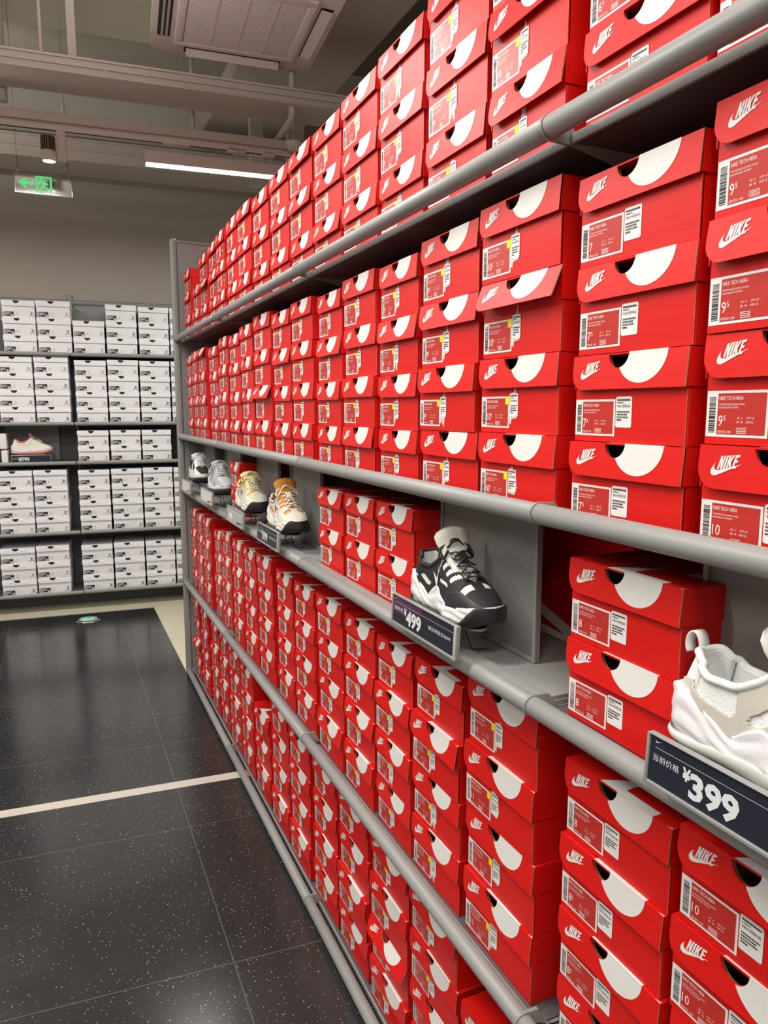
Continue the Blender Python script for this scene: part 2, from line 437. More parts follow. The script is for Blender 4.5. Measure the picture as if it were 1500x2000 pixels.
for k, (x, y, ln, wt) in enumerate(LAMPS):
    linear_lamp(x, yt(x) if abs(y - 4.94) < .01 else y, ln, wt, LL[k], SK)

# spotlight
o = empty('spotlight', (0.060, yt(.06), 3.075))
m = MB(); m.lathe((0, 0, 0), [(0.034, 0.002), (0.040, 0.0), (0.043, 0.012), (0.043, 0.055), (0.038, 0.06), (0.001, 0.06)], 'acwhite', 24); m.build('barrel', o)
m = MB()
for k in range(20):
    a = 2 * PI * k / 20; c, s_ = math.cos(a), math.sin(a)
    m.prism([(c * .022 - s_ * .002, s_ * .022 + c * .002, .06), (c * .022 + s_ * .002, s_ * .022 - c * .002, .06), (c * .040 + s_ * .002, s_ * .040 - c * .002, .06), (c * .040 - s_ * .002, s_ * .040 + c * .002, .06)], (0, 0, .078), 'fin')
m.tube([(0, 0, .06), (0, 0, .139)], .023, 'fin', 16); m.build('heat_sink', o)
m = MB(); m.lathe((0, 0, 0), [(0.034, 0.003), (0.001, -0.002)], 'glowspot', 24); m.build('lens', o)
m = MB(); m.box(.046, .098, -.022, .022, .012, .205, 'acwhite', .008); m.box(-.03, .07, -.016, .016, .185, .207, 'acwhite', .004); m.box(.040, .05, -.008, .008, .03, .06, 'acwhite', .002); m.build('driver_box', o)
tag(o, 'white track spotlight with warm lit lens above the exit sign', 'spotlight')
sl = bpy.data.lights.new('spot_light', 'SPOT'); sl.energy = 22; sl.color = (1, .9, .72); sl.spot_size = R(75); sl.spot_blend = .6; sl.shadow_soft_size = .03
so = bpy.data.objects.new('spot_light', sl); COL.objects.link(so); so.parent = o; so.location = (0, 0, -0.008)

# exit sign
o = empty('exit_sign', (0.026, 5.3, 2.985), R(-2.5)); SW, SH = 0.166, 0.128
m = MB(); m.box(-SW, SW, -0.006, 0.006, 0, SH, 'chrome', 0.005); m.build('panel', o)
m = MB()
def sg(a, b_): return (-SW + a * 2 * SW, -0.0085, b_ * SH)
def sgp(P): m.prism([sg(a, b_) for a, b_ in P], (0, 0.002, 0), 'green')
sgp([(.07, .52), (.17, .74), (.22, .74), (.17, .58), (.33, .58), (.33, .44), (.17, .44), (.22, .29), (.17, .29)])
m2 = m.build('arrow_symbol', o)
m = MB()
sgp([(.365, .10), (.365, .88), (.40, .88), (.40, .10)]); sgp([(.40, .80), (.40, .88), (.645, .88), (.645, .80)]); sgp([(.61, .30), (.61, .80), (.645, .80), (.645, .14), (.60, .14), (.60, .22)])
C = [(.462 + .026 * math.cos(a), .735 + .062 * math.sin(a)) for a in [2 * PI * k / 12 for k in range(12)]]; sgp(C)
sgp([(.43, .63), (.50, .66), (.545, .60), (.585, .52), (.57, .47), (.53, .52), (.525, .42), (.57, .32), (.60, .22), (.57, .20), (.53, .30), (.49, .37), (.465, .24), (.47, .11), (.50, .08), (.44, .07), (.435, .12), (.44, .28), (.465, .42), (.475, .55), (.445, .54), (.425, .45), (.40, .47), (.415, .58)])
m.build('running_figure_symbol', o)
for sx in (-1, 1):
    m = MB(); m.tube([(sx * .145, 0, SH), (sx * .145, 0, SH + .02)], .006, 'chrome', 8); m.tube([(sx * .145, 0, SH + .02), (sx * .145, 0, CZ - 2.985)], .0012, 'blk_metal', 6); m.build('hanging_wire', o)
m = MB(); m.tube([(.128, 0, SH), (.125, 0, SH + .03), (.14, 0, SH + .06), (.138, 0, SH + .14), (.135, 0, SH + .42)], .006, 'acwhite', 8); m.build('cable', o)
tag(o, 'hanging mirror exit sign with green arrow and running figure', 'exit sign')

# floor guide light
o = empty('floor_guide_light', (0.155, 6.045, 0))
m = MB(); m.lathe((0, 0, 0), [(0.095, 0.0), (0.093, 0.004), (0.072, 0.006), (0.070, 0.004)], 'chrome', 36); m.build('ring', o)
m = MB(); m.lathe((0, 0, 0), [(0.070, 0.004), (0.001, 0.0045)], 'clear', 36); m.build('lens', o)
m = MB(); m.prism([(a, b_, .0052) for a, b_ in [(-.055, 0), (-.01, .04), (-.01, .016), (.045, .016), (.045, -.016), (-.01, -.016), (-.01, -.04)]], (0, 0, .001), 'green'); m.build('arrow_symbol', o)
tag(o, 'round floor guide light with green arrow set in dark tiles', 'floor light')

# ------------------------------------------------------------------ the red-box rack: frame, shelves
RX = 0.680                                  # rail centre
JY = [-0.273, 0.927, 2.127, 3.327, 4.48]    # bay joints
TR = 0.0165
DEP = 1.085
RACK = empty('shelving_rack', (0.9, 2.1, 0))
def shelf(y0, y1, zr, zb, label, tray_=False):
    o = empty('shelf', (RX - .9, (y0 + y1) / 2 - 2.1, zb)); o.parent = RACK; h = (y1 - y0) / 2; dz = zr - zb
    g = 0.0035
    m = MB(); m.tube([(0, -h + g, dz), (0, -h + g + .002, dz), (0, h - g - .002, dz), (0, h - g, dz)], [TR * .9, TR, TR, TR * .9], 'rack', 28)
    m.build('rail', o)
    m = MB()
    x0 = 0.036 if not tray_ else 0.022
    m.box(x0, DEP - RX, -h + .006, h - .006, -0.010 if not tray_ else dz - .012 + 0.0, 0.0 if not tray_ else dz + .006, 'rack' if tray_ else 'rackdark', .001)
    m.build('board', o)
    m = MB()
    if tray_:
        m.box(0.0165, 0.027, -h + .006, h - .006, dz - .006, dz + 0.011, 'rack', .003)
        m.box(0.0, 0.03, -h + .004, h - .004, dz + TR - .005, dz + TR - .001, 'rack', .0015)
    else:
        m.box(0.033, 0.0385, -h + .006, h - .006, -0.0125, 0.0015, 'rack', .001)
    m.build('front_lip', o)
    for s_ in (-1, 1):
        m = MB()
        y = s_ * (h - .006)
        # arm that carries the rail, with a rounded nose
        P = [(0.0 + (TR + .0015) * math.cos(a), dz + (TR + .0015) * math.sin(a)) for a in [R(90 + 180 * k / 10) for k in range(11)]] + [(0.05, dz - TR - .004), (0.20, -0.045), (DEP - RX, -0.06), (DEP - RX, -.0), (0.05, -.0), (0.03, dz + TR)]
        if tray_: P = P[:-3] + [(DEP - RX, dz), (0.03, dz), (0.02, dz + TR)]
        yy = y - .0018 if s_ > 0 else y - .0018
        m.prism([(a, s_ * (h - .0032), b_) for a, b_ in P], (0, s_ * .0030, 0), 'rack')
        m.build('bracket', o)
    return tag(o, label)
LV = [('bottom', .0300, .020, 'lowest shelf rail at floor level'), ('low', .599, .576, 'shelf below the display shelf'),
      ('disp', 1.174, 1.166, 'display shelf'), ('mid', 1.488, 1.476, 'shelf above the display shelf'), ('top', 2.054, 2.046, 'highest shelf')]
BAY = ['nearest bay', 'second nearest bay', 'third bay along', 'farthest bay']
for lv, zr, zb, nm in LV:
    for k in range(4):
        if lv == 'bottom': z_b = .022
        lab = 'grey %s with round rail, %s' % (nm.replace(' rail', ''), BAY[k])
        shelf(JY[k], JY[k + 1], zr, zb, lab, tray_=(lv == 'disp' and k > 0))
# rack frame: back panel, end panel, post, uprights
class OffMB(MB):
    def build(s, name, parent):
        q = MB.build(s, name, parent); q.location = (-.9, -2.1, 0); return q
o = RACK
m = OffMB(); m.box(DEP, DEP + .02, JY[0], 4.49, 0.0, 2.60, 'rackdark'); m.build('back_panel', o)
m = OffMB(); m.box(0.705, DEP + .02, 4.492, 4.512, 0.0, 2.60, 'panel'); m.box(0.95, 0.975, 4.486, 4.492, 0.0, 2.60, 'rack'); m.box(.705, DEP + .02, 4.485, 4.515, 2.60, 2.612, 'panel'); m.build('end_panel', o)
m = OffMB(); m.box(0.668, 0.702, 4.484, 4.53, 0.0, 2.62, 'rack', .010); m.build('corner_post', o)
for k in (0, 1, 2, 3):
    m = OffMB(); m.box(DEP - .03, DEP, JY[k] - .015, JY[k] + .015, 0, 2.55, 'rackdark')
    for q in range(40): m.box(DEP - .0305, DEP - .0298, JY[k] - .004, JY[k] + .004, .1 + q * .06, .13 + q * .06, 'black')
    m.build('upright', o)
m = OffMB(); m.box(0.72, 0.735, JY[0], 4.48, 0.0, 0.0085, 'rackdark'); m.build('kick_strip', o)
tag(o, 'grey steel shelving rack with round rails holding the red boxes', 'rack')

# ------------------------------------------------------------------ red shoe cartons
W0, H0, D0, LH = 0.225, 0.125, 0.330, 0.050
def face(off, w, hinge=None, ang=0.0):
    """maps (u from left, v up) on the carton front to 3D; off = distance in front of the body"""
    def f(u, v, o2=0.0):
        x, z = -(off + o2), v
        if hinge is not None:
            dz = z - hinge; c, s_ = math.cos(ang), math.sin(ang)
            x, z = x * c + dz * s_ * 1.0, hinge + dz * c - x * -s_ * 0
        return (x, w / 2 - u, z)
    return f
def arc(cx, cy, r, a0, a1, n=14, ry=None):
    return [(cx + r * math.cos(R(a0 + (a1 - a0) * k / n)), cy + (ry or r) * math.sin(R(a0 + (a1 - a0) * k / n))) for k in range(n + 1)]
NU, NR = 0.435, 0.0205                       # thumb hole
EU, ER = 0.635, 0.0470                       # printed half disc
def make_body():
    w, h, d, t = W0 - .006, H0 - .0035, D0 - .006, .002
    m = MB(); f = face(0.0, w)
    def wall(r, x_off, mt, th):
        n = arc(w * NU, h, r, 360, 180, 12)
        P = [(0, 0), (0, h)] + n[::-1] + [(w, h), (w, 0)]
        m.prism([(x_off, w / 2 - u, v) for u, v in P], (th, 0, 0), mt)
    wall(NR + .004, 0.0, 'red', t); wall(NR + .0015, t + .0003, 'kraft', .0015)
    m.box(t, d, w / 2 - t, w / 2, 0, h, 'red'); m.box(t, d, -w / 2, -w / 2 + t, 0, h, 'red')
    m.box(d - t, d, -w / 2 + t, w / 2 - t, 0, h, 'red'); m.box(t, d - t, -w / 2 + t, w / 2 - t, 0, t, 'red')
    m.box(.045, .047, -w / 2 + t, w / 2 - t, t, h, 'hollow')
    m.box(-.0002, .0, -w / 2 - .0002, -w / 2 + .0006, 0, h, 'kraft')
    return m.mesh('carton_body')
def make_lid(ang=0.0, skew=0.0):
    w, h, t = W0, H0, .0020
    m = MB(); hz = h - .0005
    def f(u, v, o2=0.0):
        # flap hangs from the front top edge and may swing out by ang
        dz = v - h; a = ang + skew * (u / w - .5)
        x = -(.0035 + o2)
        return (x * math.cos(a) + dz * math.sin(a), w / 2 - u, h + dz * math.cos(a) + x * math.sin(a) * .3)
    lo = h - LH; rc = .026
    n = arc(w * NU, h, NR, 180, 360, 16)
    P = [(0, h), ] + [(0, lo + rc)] + arc(rc, lo + rc, rc, 180, 270, 8)[1:] + [(w * .5, lo), (w * .75, lo), (w, lo), (w, h)] + n[::-1]
    front = [f(u, v) for u, v in P]; back = [f(u, v, -t) for u, v in P]; k = len(P)
    m.add(front + back, [list(range(k)), list(range(k, 2 * k))[::-1]], 'red')
    m.add(front + back, [((i + 1) % k, i, k + i, k + (i + 1) % k) for i in range(k)], 'kraft' if ang > .3 else 'red')
    # printed half disc, cut by the thumb hole
    cx, nx = w * EU, w * NU
    disc = arc(cx, h - .0002, ER, 0, -180, 30, ry=.0425)
    disc = [p for p in disc if math.hypot(p[0] - nx, p[1] - h) > NR + .0002]
    last = disc[-1]
    a1 = math.degrees(math.atan2(last[1] - h, last[0] - nx))
    disc += arc(nx, h, NR + .0003, a1, 0, 8)
    m.poly([f(u, min(v, h - .0002), .0004) for u, v in disc], 'print')
    # brand mark
    for k2, pl in enumerate(BRAND):
        m.poly([f(.020 + x * .043, lo + .0155 + y * .043, .0005 + .00005 * k2) for x, y in pl], 'print')
    # kraft corner edge
    m.prism([f(w - .0008, lo + .0005, .0003), f(w, lo + .0005, .0003), f(w, h, .0003), f(w - .0008, h, .0003)], (.002, 0, 0), 'kraft')
    # top and skirts
    d = D0
    m.box(-.0034, d, -w / 2, w / 2, h - .0022, h, 'red')
    m.box(-.0012, d, w / 2 - t, w / 2, lo + .001, h - .002, 'red'); m.box(-.0012, d, -w / 2, -w / 2 + t, lo + .001, h - .002, 'red')
    m.box(d - t, d, -w / 2, w / 2, lo + .001, h - .002, 'red')
    m.box(-.0032, -.0012, -w / 2, -w / 2 + .0025, lo + .001, h - .002, 'red')
    # big mark on the top, its belly folding over the front edge
    S = 0.43
    BO = -.072
    for k2, pl in enumerate(BRAND):
        q = [(.075 + x * S, (BO + y * S) if k2 == 0 else (-.012 + y * S * 1.05)) for x, y in pl]
        q = clip(q, .001, w - .001, 0.0005, d - .001)
        if len(q) > 2: m.poly([(v - .0033, w / 2 - u, h + .0004 + .0001 * (k2 > 0)) for u, v in q], 'print')
    m.box(-.0036, .012, w / 2 - (cx + ER - .0005), w / 2 - (nx + NR), h - .0004, h + .0005, 'print')
    return m.mesh('carton_lid')
def barcode(m, f, x0, x1, y0, y1, seed=1):
    rg = random.Random(seed); y = y0
    while y < y1 - .0008:
        b_ = rg.choice((.0005, .0008, .0013)); e = min(y + b_, y1)
        m.poly([f(x0, y, .0007), f(x1, y, .0007), f(x1, e, .0007), f(x0, e, .0007)], 'ink'); y = e + rg.choice((.0004, .0007, .001))
def slab(m, f, x0, x1, y0, y1, mt, z, r=0.0):
    P = [(x0, y0), (x1, y0), (x1, y1), (x0, y1)]
    if r: P = arc(x0 + r, y0 + r, r, 180, 270, 4) + arc(x1 - r, y0 + r, r, 270, 360, 4) + arc(x1 - r, y1 - r, r, 0, 90, 4) + arc(x0 + r, y1 - r, r, 90, 180, 4)
    m.poly([f(u, v, z) for u, v in P], mt)
def make_label(size, yellow):
    m = MB(); f = face(0.0, W0 - .006)
    lw, lh, y0 = (.088, .0525, .0085)
    slab(m, f, .0012, lw, y0, y0 + lh, 'sticker', .0004)
    slab(m, f, .0175, lw - .0035, y0 + .003, y0 + lh - .003, 'stred', .0006)
    barcode(m, f, .005, .0145, y0 + .005, y0 + lh - .006, hash(size) % 97 if False else len(size) * 7 + int(float(size) * 2))
    put_text(m, 'NIKE TECH HERA', .0062, lambda x, y: f(x, y, .0008), .0195, y0 + lh - .0105, 'sticker', fit=.034)
    put_text(m, 'WHITE/WHITE-SUMMIT WHITE', .0028, lambda x, y: f(x, y, .0008), .0195, y0 + lh - .0165, 'sticker', fit=.036)
    put_text(m, 'BLANC/BLANC SOMMET', .0028, lambda x, y: f(x, y, .0008), .0195, y0 + lh - .0200, 'sticker', fit=.028)
    big = size.split('.')[0]
    wd = put_text(m, big, .0175, lambda x, y: f(x, y, .0008), .0195, y0 + .0125, 'sticker', sx=.85)
    if '.' in size: put_text(m, '5', .0085, lambda x, y: f(x, y, .0008), .0205 + wd, y0 + .0185, 'sticker')
    put_text(m, 'UK  6', .0032, lambda x, y: f(x, y, .0008), .046, y0 + .0205, 'sticker'); put_text(m, 'CITY 27', .0032, lambda x, y: f(x, y, .0008), .059, y0 + .0205, 'sticker')
    put_text(m, 'BR  40', .0032, lambda x, y: f(x, y, .0008), .046, y0 + .0160, 'sticker'); put_text(m, 'EUR 42', .0032, lambda x, y: f(x, y, .0008), .059, y0 + .0160, 'sticker')
    put_text(m, 'FJ9532 100', .0040, lambda x, y: f(x, y, .0008), .0195, y0 + .0045, 'sticker', fit=.019)
    for k in range(4): slab(m, f, .046, .060, y0 + .0045 + k * .0019, y0 + .0052 + k * .0019, 'sticker', .0008)
    if yellow: slab(m, f, lw - .0115, lw + .0005, y0 + lh - .0135, y0 + lh, 'yellow', .0010)
    return m.mesh('size_label')
def make_price(kind):
    m = MB(); f = face(0.0, W0 - .006); x0 = .0895; y0 = .0155
    if kind == 'clean':
        slab(m, f, x0, x0 + .032, y0 + .006, y0 + .049, 'sticker', .0005, .003); pr = '399.00'
    else:
        rg = random.Random(kind); pr = '499.00'
        P = [(x0 - .004, y0 + .010), (x0 - .002, y0 + .002), (x0 + .004, y0 - .004 * rg.random()), (x0 + .006, y0 + .008), (x0 + .021, y0 + .010), (x0 + .023, y0 + .049), (x0 + .018, y0 + .051), (x0 + .014, y0 + .056 + .014 * rg.random()), (x0 + .011, y0 + .052), (x0 - .001, y0 + .050)]
        if kind == 4:      # a long straight tape tear above the sticker
            m.poly([f(u, v, .0004) for u, v in [(x0 + .004, y0 + .045), (x0 + .017, y0 + .045), (x0 + .019, y0 + .064), (x0 + .006, y0 + .064)]], 'scuff')
        if kind == 5:      # a ragged tear hanging below
            m.poly([f(u, v, .0004) for u, v in [(x0 + .006, y0 + .014), (x0 + .010, y0 - .006), (x0 + .012, y0 - .001), (x0 + .015, y0 - .010), (x0 + .018, y0 + .014)]], 'scuff')
        if kind == 6:
            P = [(x0 + .001, y0 + .010), (x0 + .020, y0 + .008), (x0 + .026, y0 + .020), (x0 + .022, y0 + .052), (x0 + .019, y0 + .046), (x0 + .012, y0 + .055), (x0, y0 + .050)]
        m.poly([f(u, v, .00045) for u, v in P], 'scuff')
        slab(m, f, x0 + .001, x0 + .024, y0 + .012, y0 + .050, 'sticker', .0009, .002)
    wd = .026 if kind == 'clean' else .019
    xx = x0 + .003
    rg = random.Random(5)
    def words(yy, hh, ln):
        a = xx
        while a < xx + wd * ln - .0006:
            e = min(a + rg.choice((.0012, .0020, .0028)), xx + wd * ln); slab(m, f, a, e, yy - hh, yy, 'ink', .0012); a = e + .0005
    yt0 = y0 + (.0455 if kind == 'clean' else .0475)
    words(yt0, .0021, 1); words(yt0 - .0042, .0012, .5)
    put_text(m, '\u96f6\u552e\u4ef7', .0040, lambda x, y: f(x, y, .0012), xx, yt0 - .0112, 'ink', fit=wd * .38)
    put_text(m, '\u00a5' + pr, .0058, lambda x, y: f(x, y, .0012), xx + wd * .41, yt0 - .0115, 'ink', fit=wd * .59)
    for k, ln in enumerate((1, .8, .9, .4)): words(yt0 - .0165 - k * .0038, .0018, ln)
    return m.mesh('price_sticker')
def make_oval():
    m = MB(); f = face(0.0, W0 - .006); c = (.165, .040)
    m.poly([f(u, v, .0004) for u, v in arc(c[0], c[1], .0135, 0, 350, 26, ry=.026)], 'scuff')
    m.poly([f(u, v, .0006) for u, v in arc(c[0], c[1], .0115, 0, 350, 26, ry=.023)], 'ink')
    m.poly([f(u, v, .0008) for u, v in arc(c[0], c[1], .006, 0, 350, 20, ry=.006)], 'scuff')
    return m.mesh('round_sticker')
BODY = make_body()
LIDS = {'flat': make_lid(0.085), 'loose': make_lid(0.16), 'open': make_lid(0.42)}
LABELS = {}
PRICE = {'clean': make_price('clean')}
for k in range(1, 7): PRICE[k] = make_price(k)
OVAL = make_oval()
def proto(size, kind, lid):
    key = (size, kind, lid)
    if key in _protos: return _protos[key]
    o = empty('shoe_box'); link('body', BODY, o); link('lid', LIDS[lid], o)
    lk = (size, kind != 'clean' and kind != 'plain')
    if lk not in LABELS: LABELS[lk] = make_label(*lk)
    link('size_label', LABELS[lk], o)
    if kind != 'plain': link('price_sticker', PRICE[kind], o)
    if kind == 'plain': link('price_sticker', PRICE[1], o); link('round_sticker', OVAL, o)
    _protos[key] = o; o['fresh'] = 1
    return o
_protos = {}
def box_at(x, y, z, rz, size, kind, lid, sy, sz, label, group, cat='shoe box', sx=1.0):
    p = proto(size, kind, lid)
    if p.get('fresh'): o = p; del p['fresh']
    else: o = copy_tree(p)
    o.location = (x, y, z); o.rotation_euler = (0, 0, rz); o.scale = (sx, sy, sz)
    return tag(o, label, cat, group)
ORD = ['first', 'second', 'third', 'fourth', 'fifth', 'sixth', 'seventh', 'eighth', 'ninth', 'tenth', 'eleventh', 'twelfth', 'thirteenth', 'fourteenth', 'fifteenth', 'sixteenth', 'seventeenth', 'eighteenth']
def row(k, n): return 'topmost' if k == n - 1 else ('bottom box' if k == 0 else ('second from top' if k == n - 2 else 'third from top'))
#          y high, y low, size, kind, boxes, pitch
TOP = [(4.40, 4.19, '6', 'plain', 3, .122), (4.13, 3.92, '6.5', 'plain', 2, .122), (3.90, 3.70, '6.5', 'plain', 3, .120), (3.67, 3.48, '7', 'plain', 3, .124), (3.48, 3.29, '7', 'plain', 3, .127),
       (3.27, 3.055, '7', 1, 3, .130), (3.05, 2.83, '7.5', 2, 3, .130), (2.82, 2.59, '8', 3, 3, .125), (2.56, 2.345, '8', 1, 3, .126), (2.34, 2.11, '8.5', 2, 3, .127),
       (2.10, 1.88, '8.5', 3, 3, .126), (1.872, 1.64, '9', 1, 3, .127), (1.632, 1.405, '9', 2, 3, .130), (1.395, 1.165, '9.5', 3, 3, .135), (1.157, .942, '10', 1, 3, .134),
       (.902, .680, '6.5', 'clean', 3, .127), (.672, .450, '7', 'clean', 3, .127), (.440, .22, '7.5', 'clean', 3, .127)]
MID = [(4.40, 4.22, '6', 'plain', 4, .117), (4.21, 4.03, '6', 'plain', 4, .120), (4.02, 3.80, '6.5', 'plain', 4, .121), (3.72, 3.51, '6.5', 'plain', 4, .117), (3.50, 3.30, '7', 'plain', 4, .124),
       (3.275, 3.065, '7', 1, 4, .122), (3.055, 2.85, '7', 2, 4, .126), (2.84, 2.60, '7.5', 3, 4, .130), (2.568, 2.355, '7.5', 1, 4, .125), (2.345, 2.13, '8', 2, 4, .127),
       (2.087, 1.885, '8', 3, 4, .124), (1.872, 1.652, '8', 1, 4, .127), (1.632, 1.424, '9', 2, 4, .125), (1.414, 1.182, '9.5', 3, 4, .129), (1.172, .937, '10.5', 1, 4, .131),
       (.907, .678, '7|7.5|7.5|7.5', 'clean', 4, .1257), (.660, .430, '9.5|9.5|9.5|10', 'clean', 4, .131), (.420, .19, '10', 'clean', 4, .130)]
LOW = [(4.46, 4.27, '6', 'plain', 4, .121), (4.26, 4.07, '6', 'plain', 4, .120), (4.06, 3.85, '6.5', 'plain', 4, .121), (3.745, 3.555, '6.5', 'plain', 4, .115), (3.55, 3.34, '7', 'plain', 4, .122),
       (3.315, 3.11, '7', 1, 4, .121), (3.10, 2.88, '7', 2, 4, .122), (2.86, 2.63, '7.5', 3, 4, .125), (2.58, 2.375, '7.5', 1, 4, .122), (2.362, 2.15, '8', 2, 4, .123),
       (2.118, 1.897, '8', 3, 4, .127), (1.882, 1.668, '8.5', 1, 4, .126), (1.655, 1.448, '9', 2, 4, .126), (1.438, 1.218, '9.5', 3, 4, .129), (1.205, .965, '11', 1, 4, .1385),
       (.892, .662, '8|8.5|8.5|8.5', 'clean', 4, .1295), (.655, .420, '10', 'clean', 4, .1345)]
BOT = [(4.46, 4.27, '6', 'plain', 4, .122), (4.22, 4.00, '6', 'plain', 4, .122), (3.91, 3.71, '6.5', 'plain', 4, .124), (3.70, 3.49, '6.5', 'plain', 4, .123), (3.46, 3.22, '7', 'plain', 4, .125),
       (3.21, 2.985, '7', 1, 4, .122), (2.96, 2.73, '7', 2, 3, .126), (2.70, 2.47, '7.5', 3, 4, .124), (2.45, 2.22, '7.5', 1, 4, .122), (2.185, 1.96, '8', 2, 4, .125),
       (1.945, 1.715, '8.5', 3, 4, .126), (1.69, 1.46, '9', 1, 4, .126), (1.445, 1.215, '10', 2, 4, .127), (1.205, .975, '10', 3, 3, .127),
       (.895, .665, '8.5', 'clean', 3, .128)]
SPECIAL = {('mid', 14, 2): 'open', ('mid', 7, 1): 'open', ('mid', 11, 0): 'loose', ('mid', 2, 3): 'open', ('top', 2, 1): 'open', ('low', 11, 1): 'loose', ('low', 10, 0): 'loose',
           ('bot', 11, 1): 'open', ('bot', 6, 2): 'loose', ('bot', 9, 3): 'loose', ('low', 2, 3): 'loose', ('mid', 13, 2): 'loose', ('low', 13, 2): 'loose', ('bot', 0, 1): 'open', ('top', 14, 1): 'loose'}
def fill(key, cols, zb, where, fx):
    n_c = len(cols); rg = random.Random(sum(map(ord, key)))
    for i, (ya, yb_, size, kind, n, ph) in enumerate(cols):
        if i >= n_c / 2: pos = '%s stack from near end' % ORD[n_c - 1 - i]
        else: pos = '%s stack from far end' % ORD[i]
        z = zb
        for k in range(n):
            j = rg.uniform(-.004, .004)
            lid = SPECIAL.get((key, i, k), 'loose' if rg.random() < .12 else 'flat')
            sy = (ya - yb_ - .004) / W0 * rg.uniform(.985, 1.0); hh = ph
            sz_l = size.split('|'); sz1 = sz_l[n - 1 - k] if len(sz_l) > 1 else size
            kd = rg.choice((1, 2, 3, 4, 5, 6)) if isinstance(kind, int) else kind
            lab = 'red size %s box, %s, %s, %s' % (sz1, row(k, n), pos, where)
            if lid == 'open': lab = 'red box with flap bent open, %s, %s, %s' % (row(k, n), pos, where)
            box_at(fx + rg.uniform(-.002, .005), (ya + yb_) / 2 + j, z + .0008, R(rg.uniform(-.7, .7)), sz1, kd, lid, sy, (hh - .0012) / H0, lab, 'red shoe boxes on the grey rack', sx=1.0)
            z += hh
fill('top', TOP, 2.046, 'highest shelf', .722)
fill('mid', MID, 1.476, 'second shelf', .722)
fill('low', LOW, .576, 'fourth shelf', .722)
fill('bot', BOT, .0225, 'floor shelf', .722)
# boxes on the display shelf
TZ = 1.1805
DSP = [(.895, .665, 1.1675, '8', 'clean', .1275, 'beside the pale suede sneaker'), (1.645, 1.436, TZ, '9', 1, .122, 'beside the black and white sneaker'),
       (1.862, 1.657, TZ, '8.5', 2, .120, 'middle stack on the display shelf'), (2.085, 1.88, TZ, '7.5', 3, .118, 'beside the orange sneaker'),
       (3.30, 3.105, TZ, '7', 1, .118, 'behind the yellow sneaker')]
for ya, yb_, z, size, kind, ph, wh in DSP:
    for k in range(2):
        box_at(.722, (ya + yb_) / 2, z + .0006 + k * ph, R(random.uniform(-.6, .6)), size, kind, 'loose' if (k == 1 and ya > 2) else 'flat', (ya - yb_ - .004) / W0, (ph - .0012) / H0,
               'red size %s shoe box, %s of two, %s' % (size, 'upper' if k else 'lower', wh), 'red shoe boxes on the display shelf')
# a box standing on its end behind the display panel, lid outwards
o = proto('9', 'clean', 'flat')
if o.get('fresh'): del o['fresh']
else: o = copy_tree(o)
o.rotation_euler = (0, 0, 0); o.scale = (1, 1, 1)
o.matrix_world = Matrix.Translation((.92, 1.205, TZ + .001 + W0 / 2)) @ Matrix.Rotation(R(90), 4, 'X') @ Matrix.Rotation(R(0), 4, 'Z') @ Matrix.Identity(4)
# rotate so that the lid top faces the aisle and the carton stands on its side
o.matrix_world = Matrix(((0, 0, -1, .92 + H0), (-1, 0, 0, 1.30), (0, 1, 0, TZ + .001 + W0 / 2), (0, 0, 0, 1)))
tag(o, 'red shoe box stored on its side behind the grey display panel', 'shoe box')

# ------------------------------------------------------------------ display panels, tags, stands
def display_panel(ya, yb_, z0, label):
    y = (ya + yb_) / 2; h = (ya - yb_) / 2
    o = empty('display_panel', (.792, y, z0))
    m = MB(); m.box(0, .006, -h, h, 0.0, .278, 'panel'); m.build('sheet', o)
    m = MB()
    for a, b_, c, d in ((-h, -h + .008, 0, .278), (h - .008, h, 0, .278)): m.box(-.006, 0, a, b_, c, d, 'rack', .001)
    m.box(-.006, 0, -h + .008, h - .008, 0, .008, 'rack', .001); m.build('edge_frame', o)
    return tag(o, label, 'display panel', 'grey display panels')
PAN_ = [(.700, .335, 1.1675, 'behind the pale suede sneaker'), (1.436, 1.070, TZ + .0005, 'behind the black and white sneaker'), (2.600, 2.262, TZ + .0005, 'behind the orange sneaker'),
        (3.085, 2.760, TZ + .0005, 'behind the yellow sneaker'), (3.735, 3.392, TZ + .0005, 'behind the all grey sneaker'), (4.32, 4.00, TZ + .0005, 'behind the farthest sneaker')]
for ya, yb_, z0, wh in PAN_: display_panel(ya, yb_, z0, 'grey metal display panel %s' % wh)

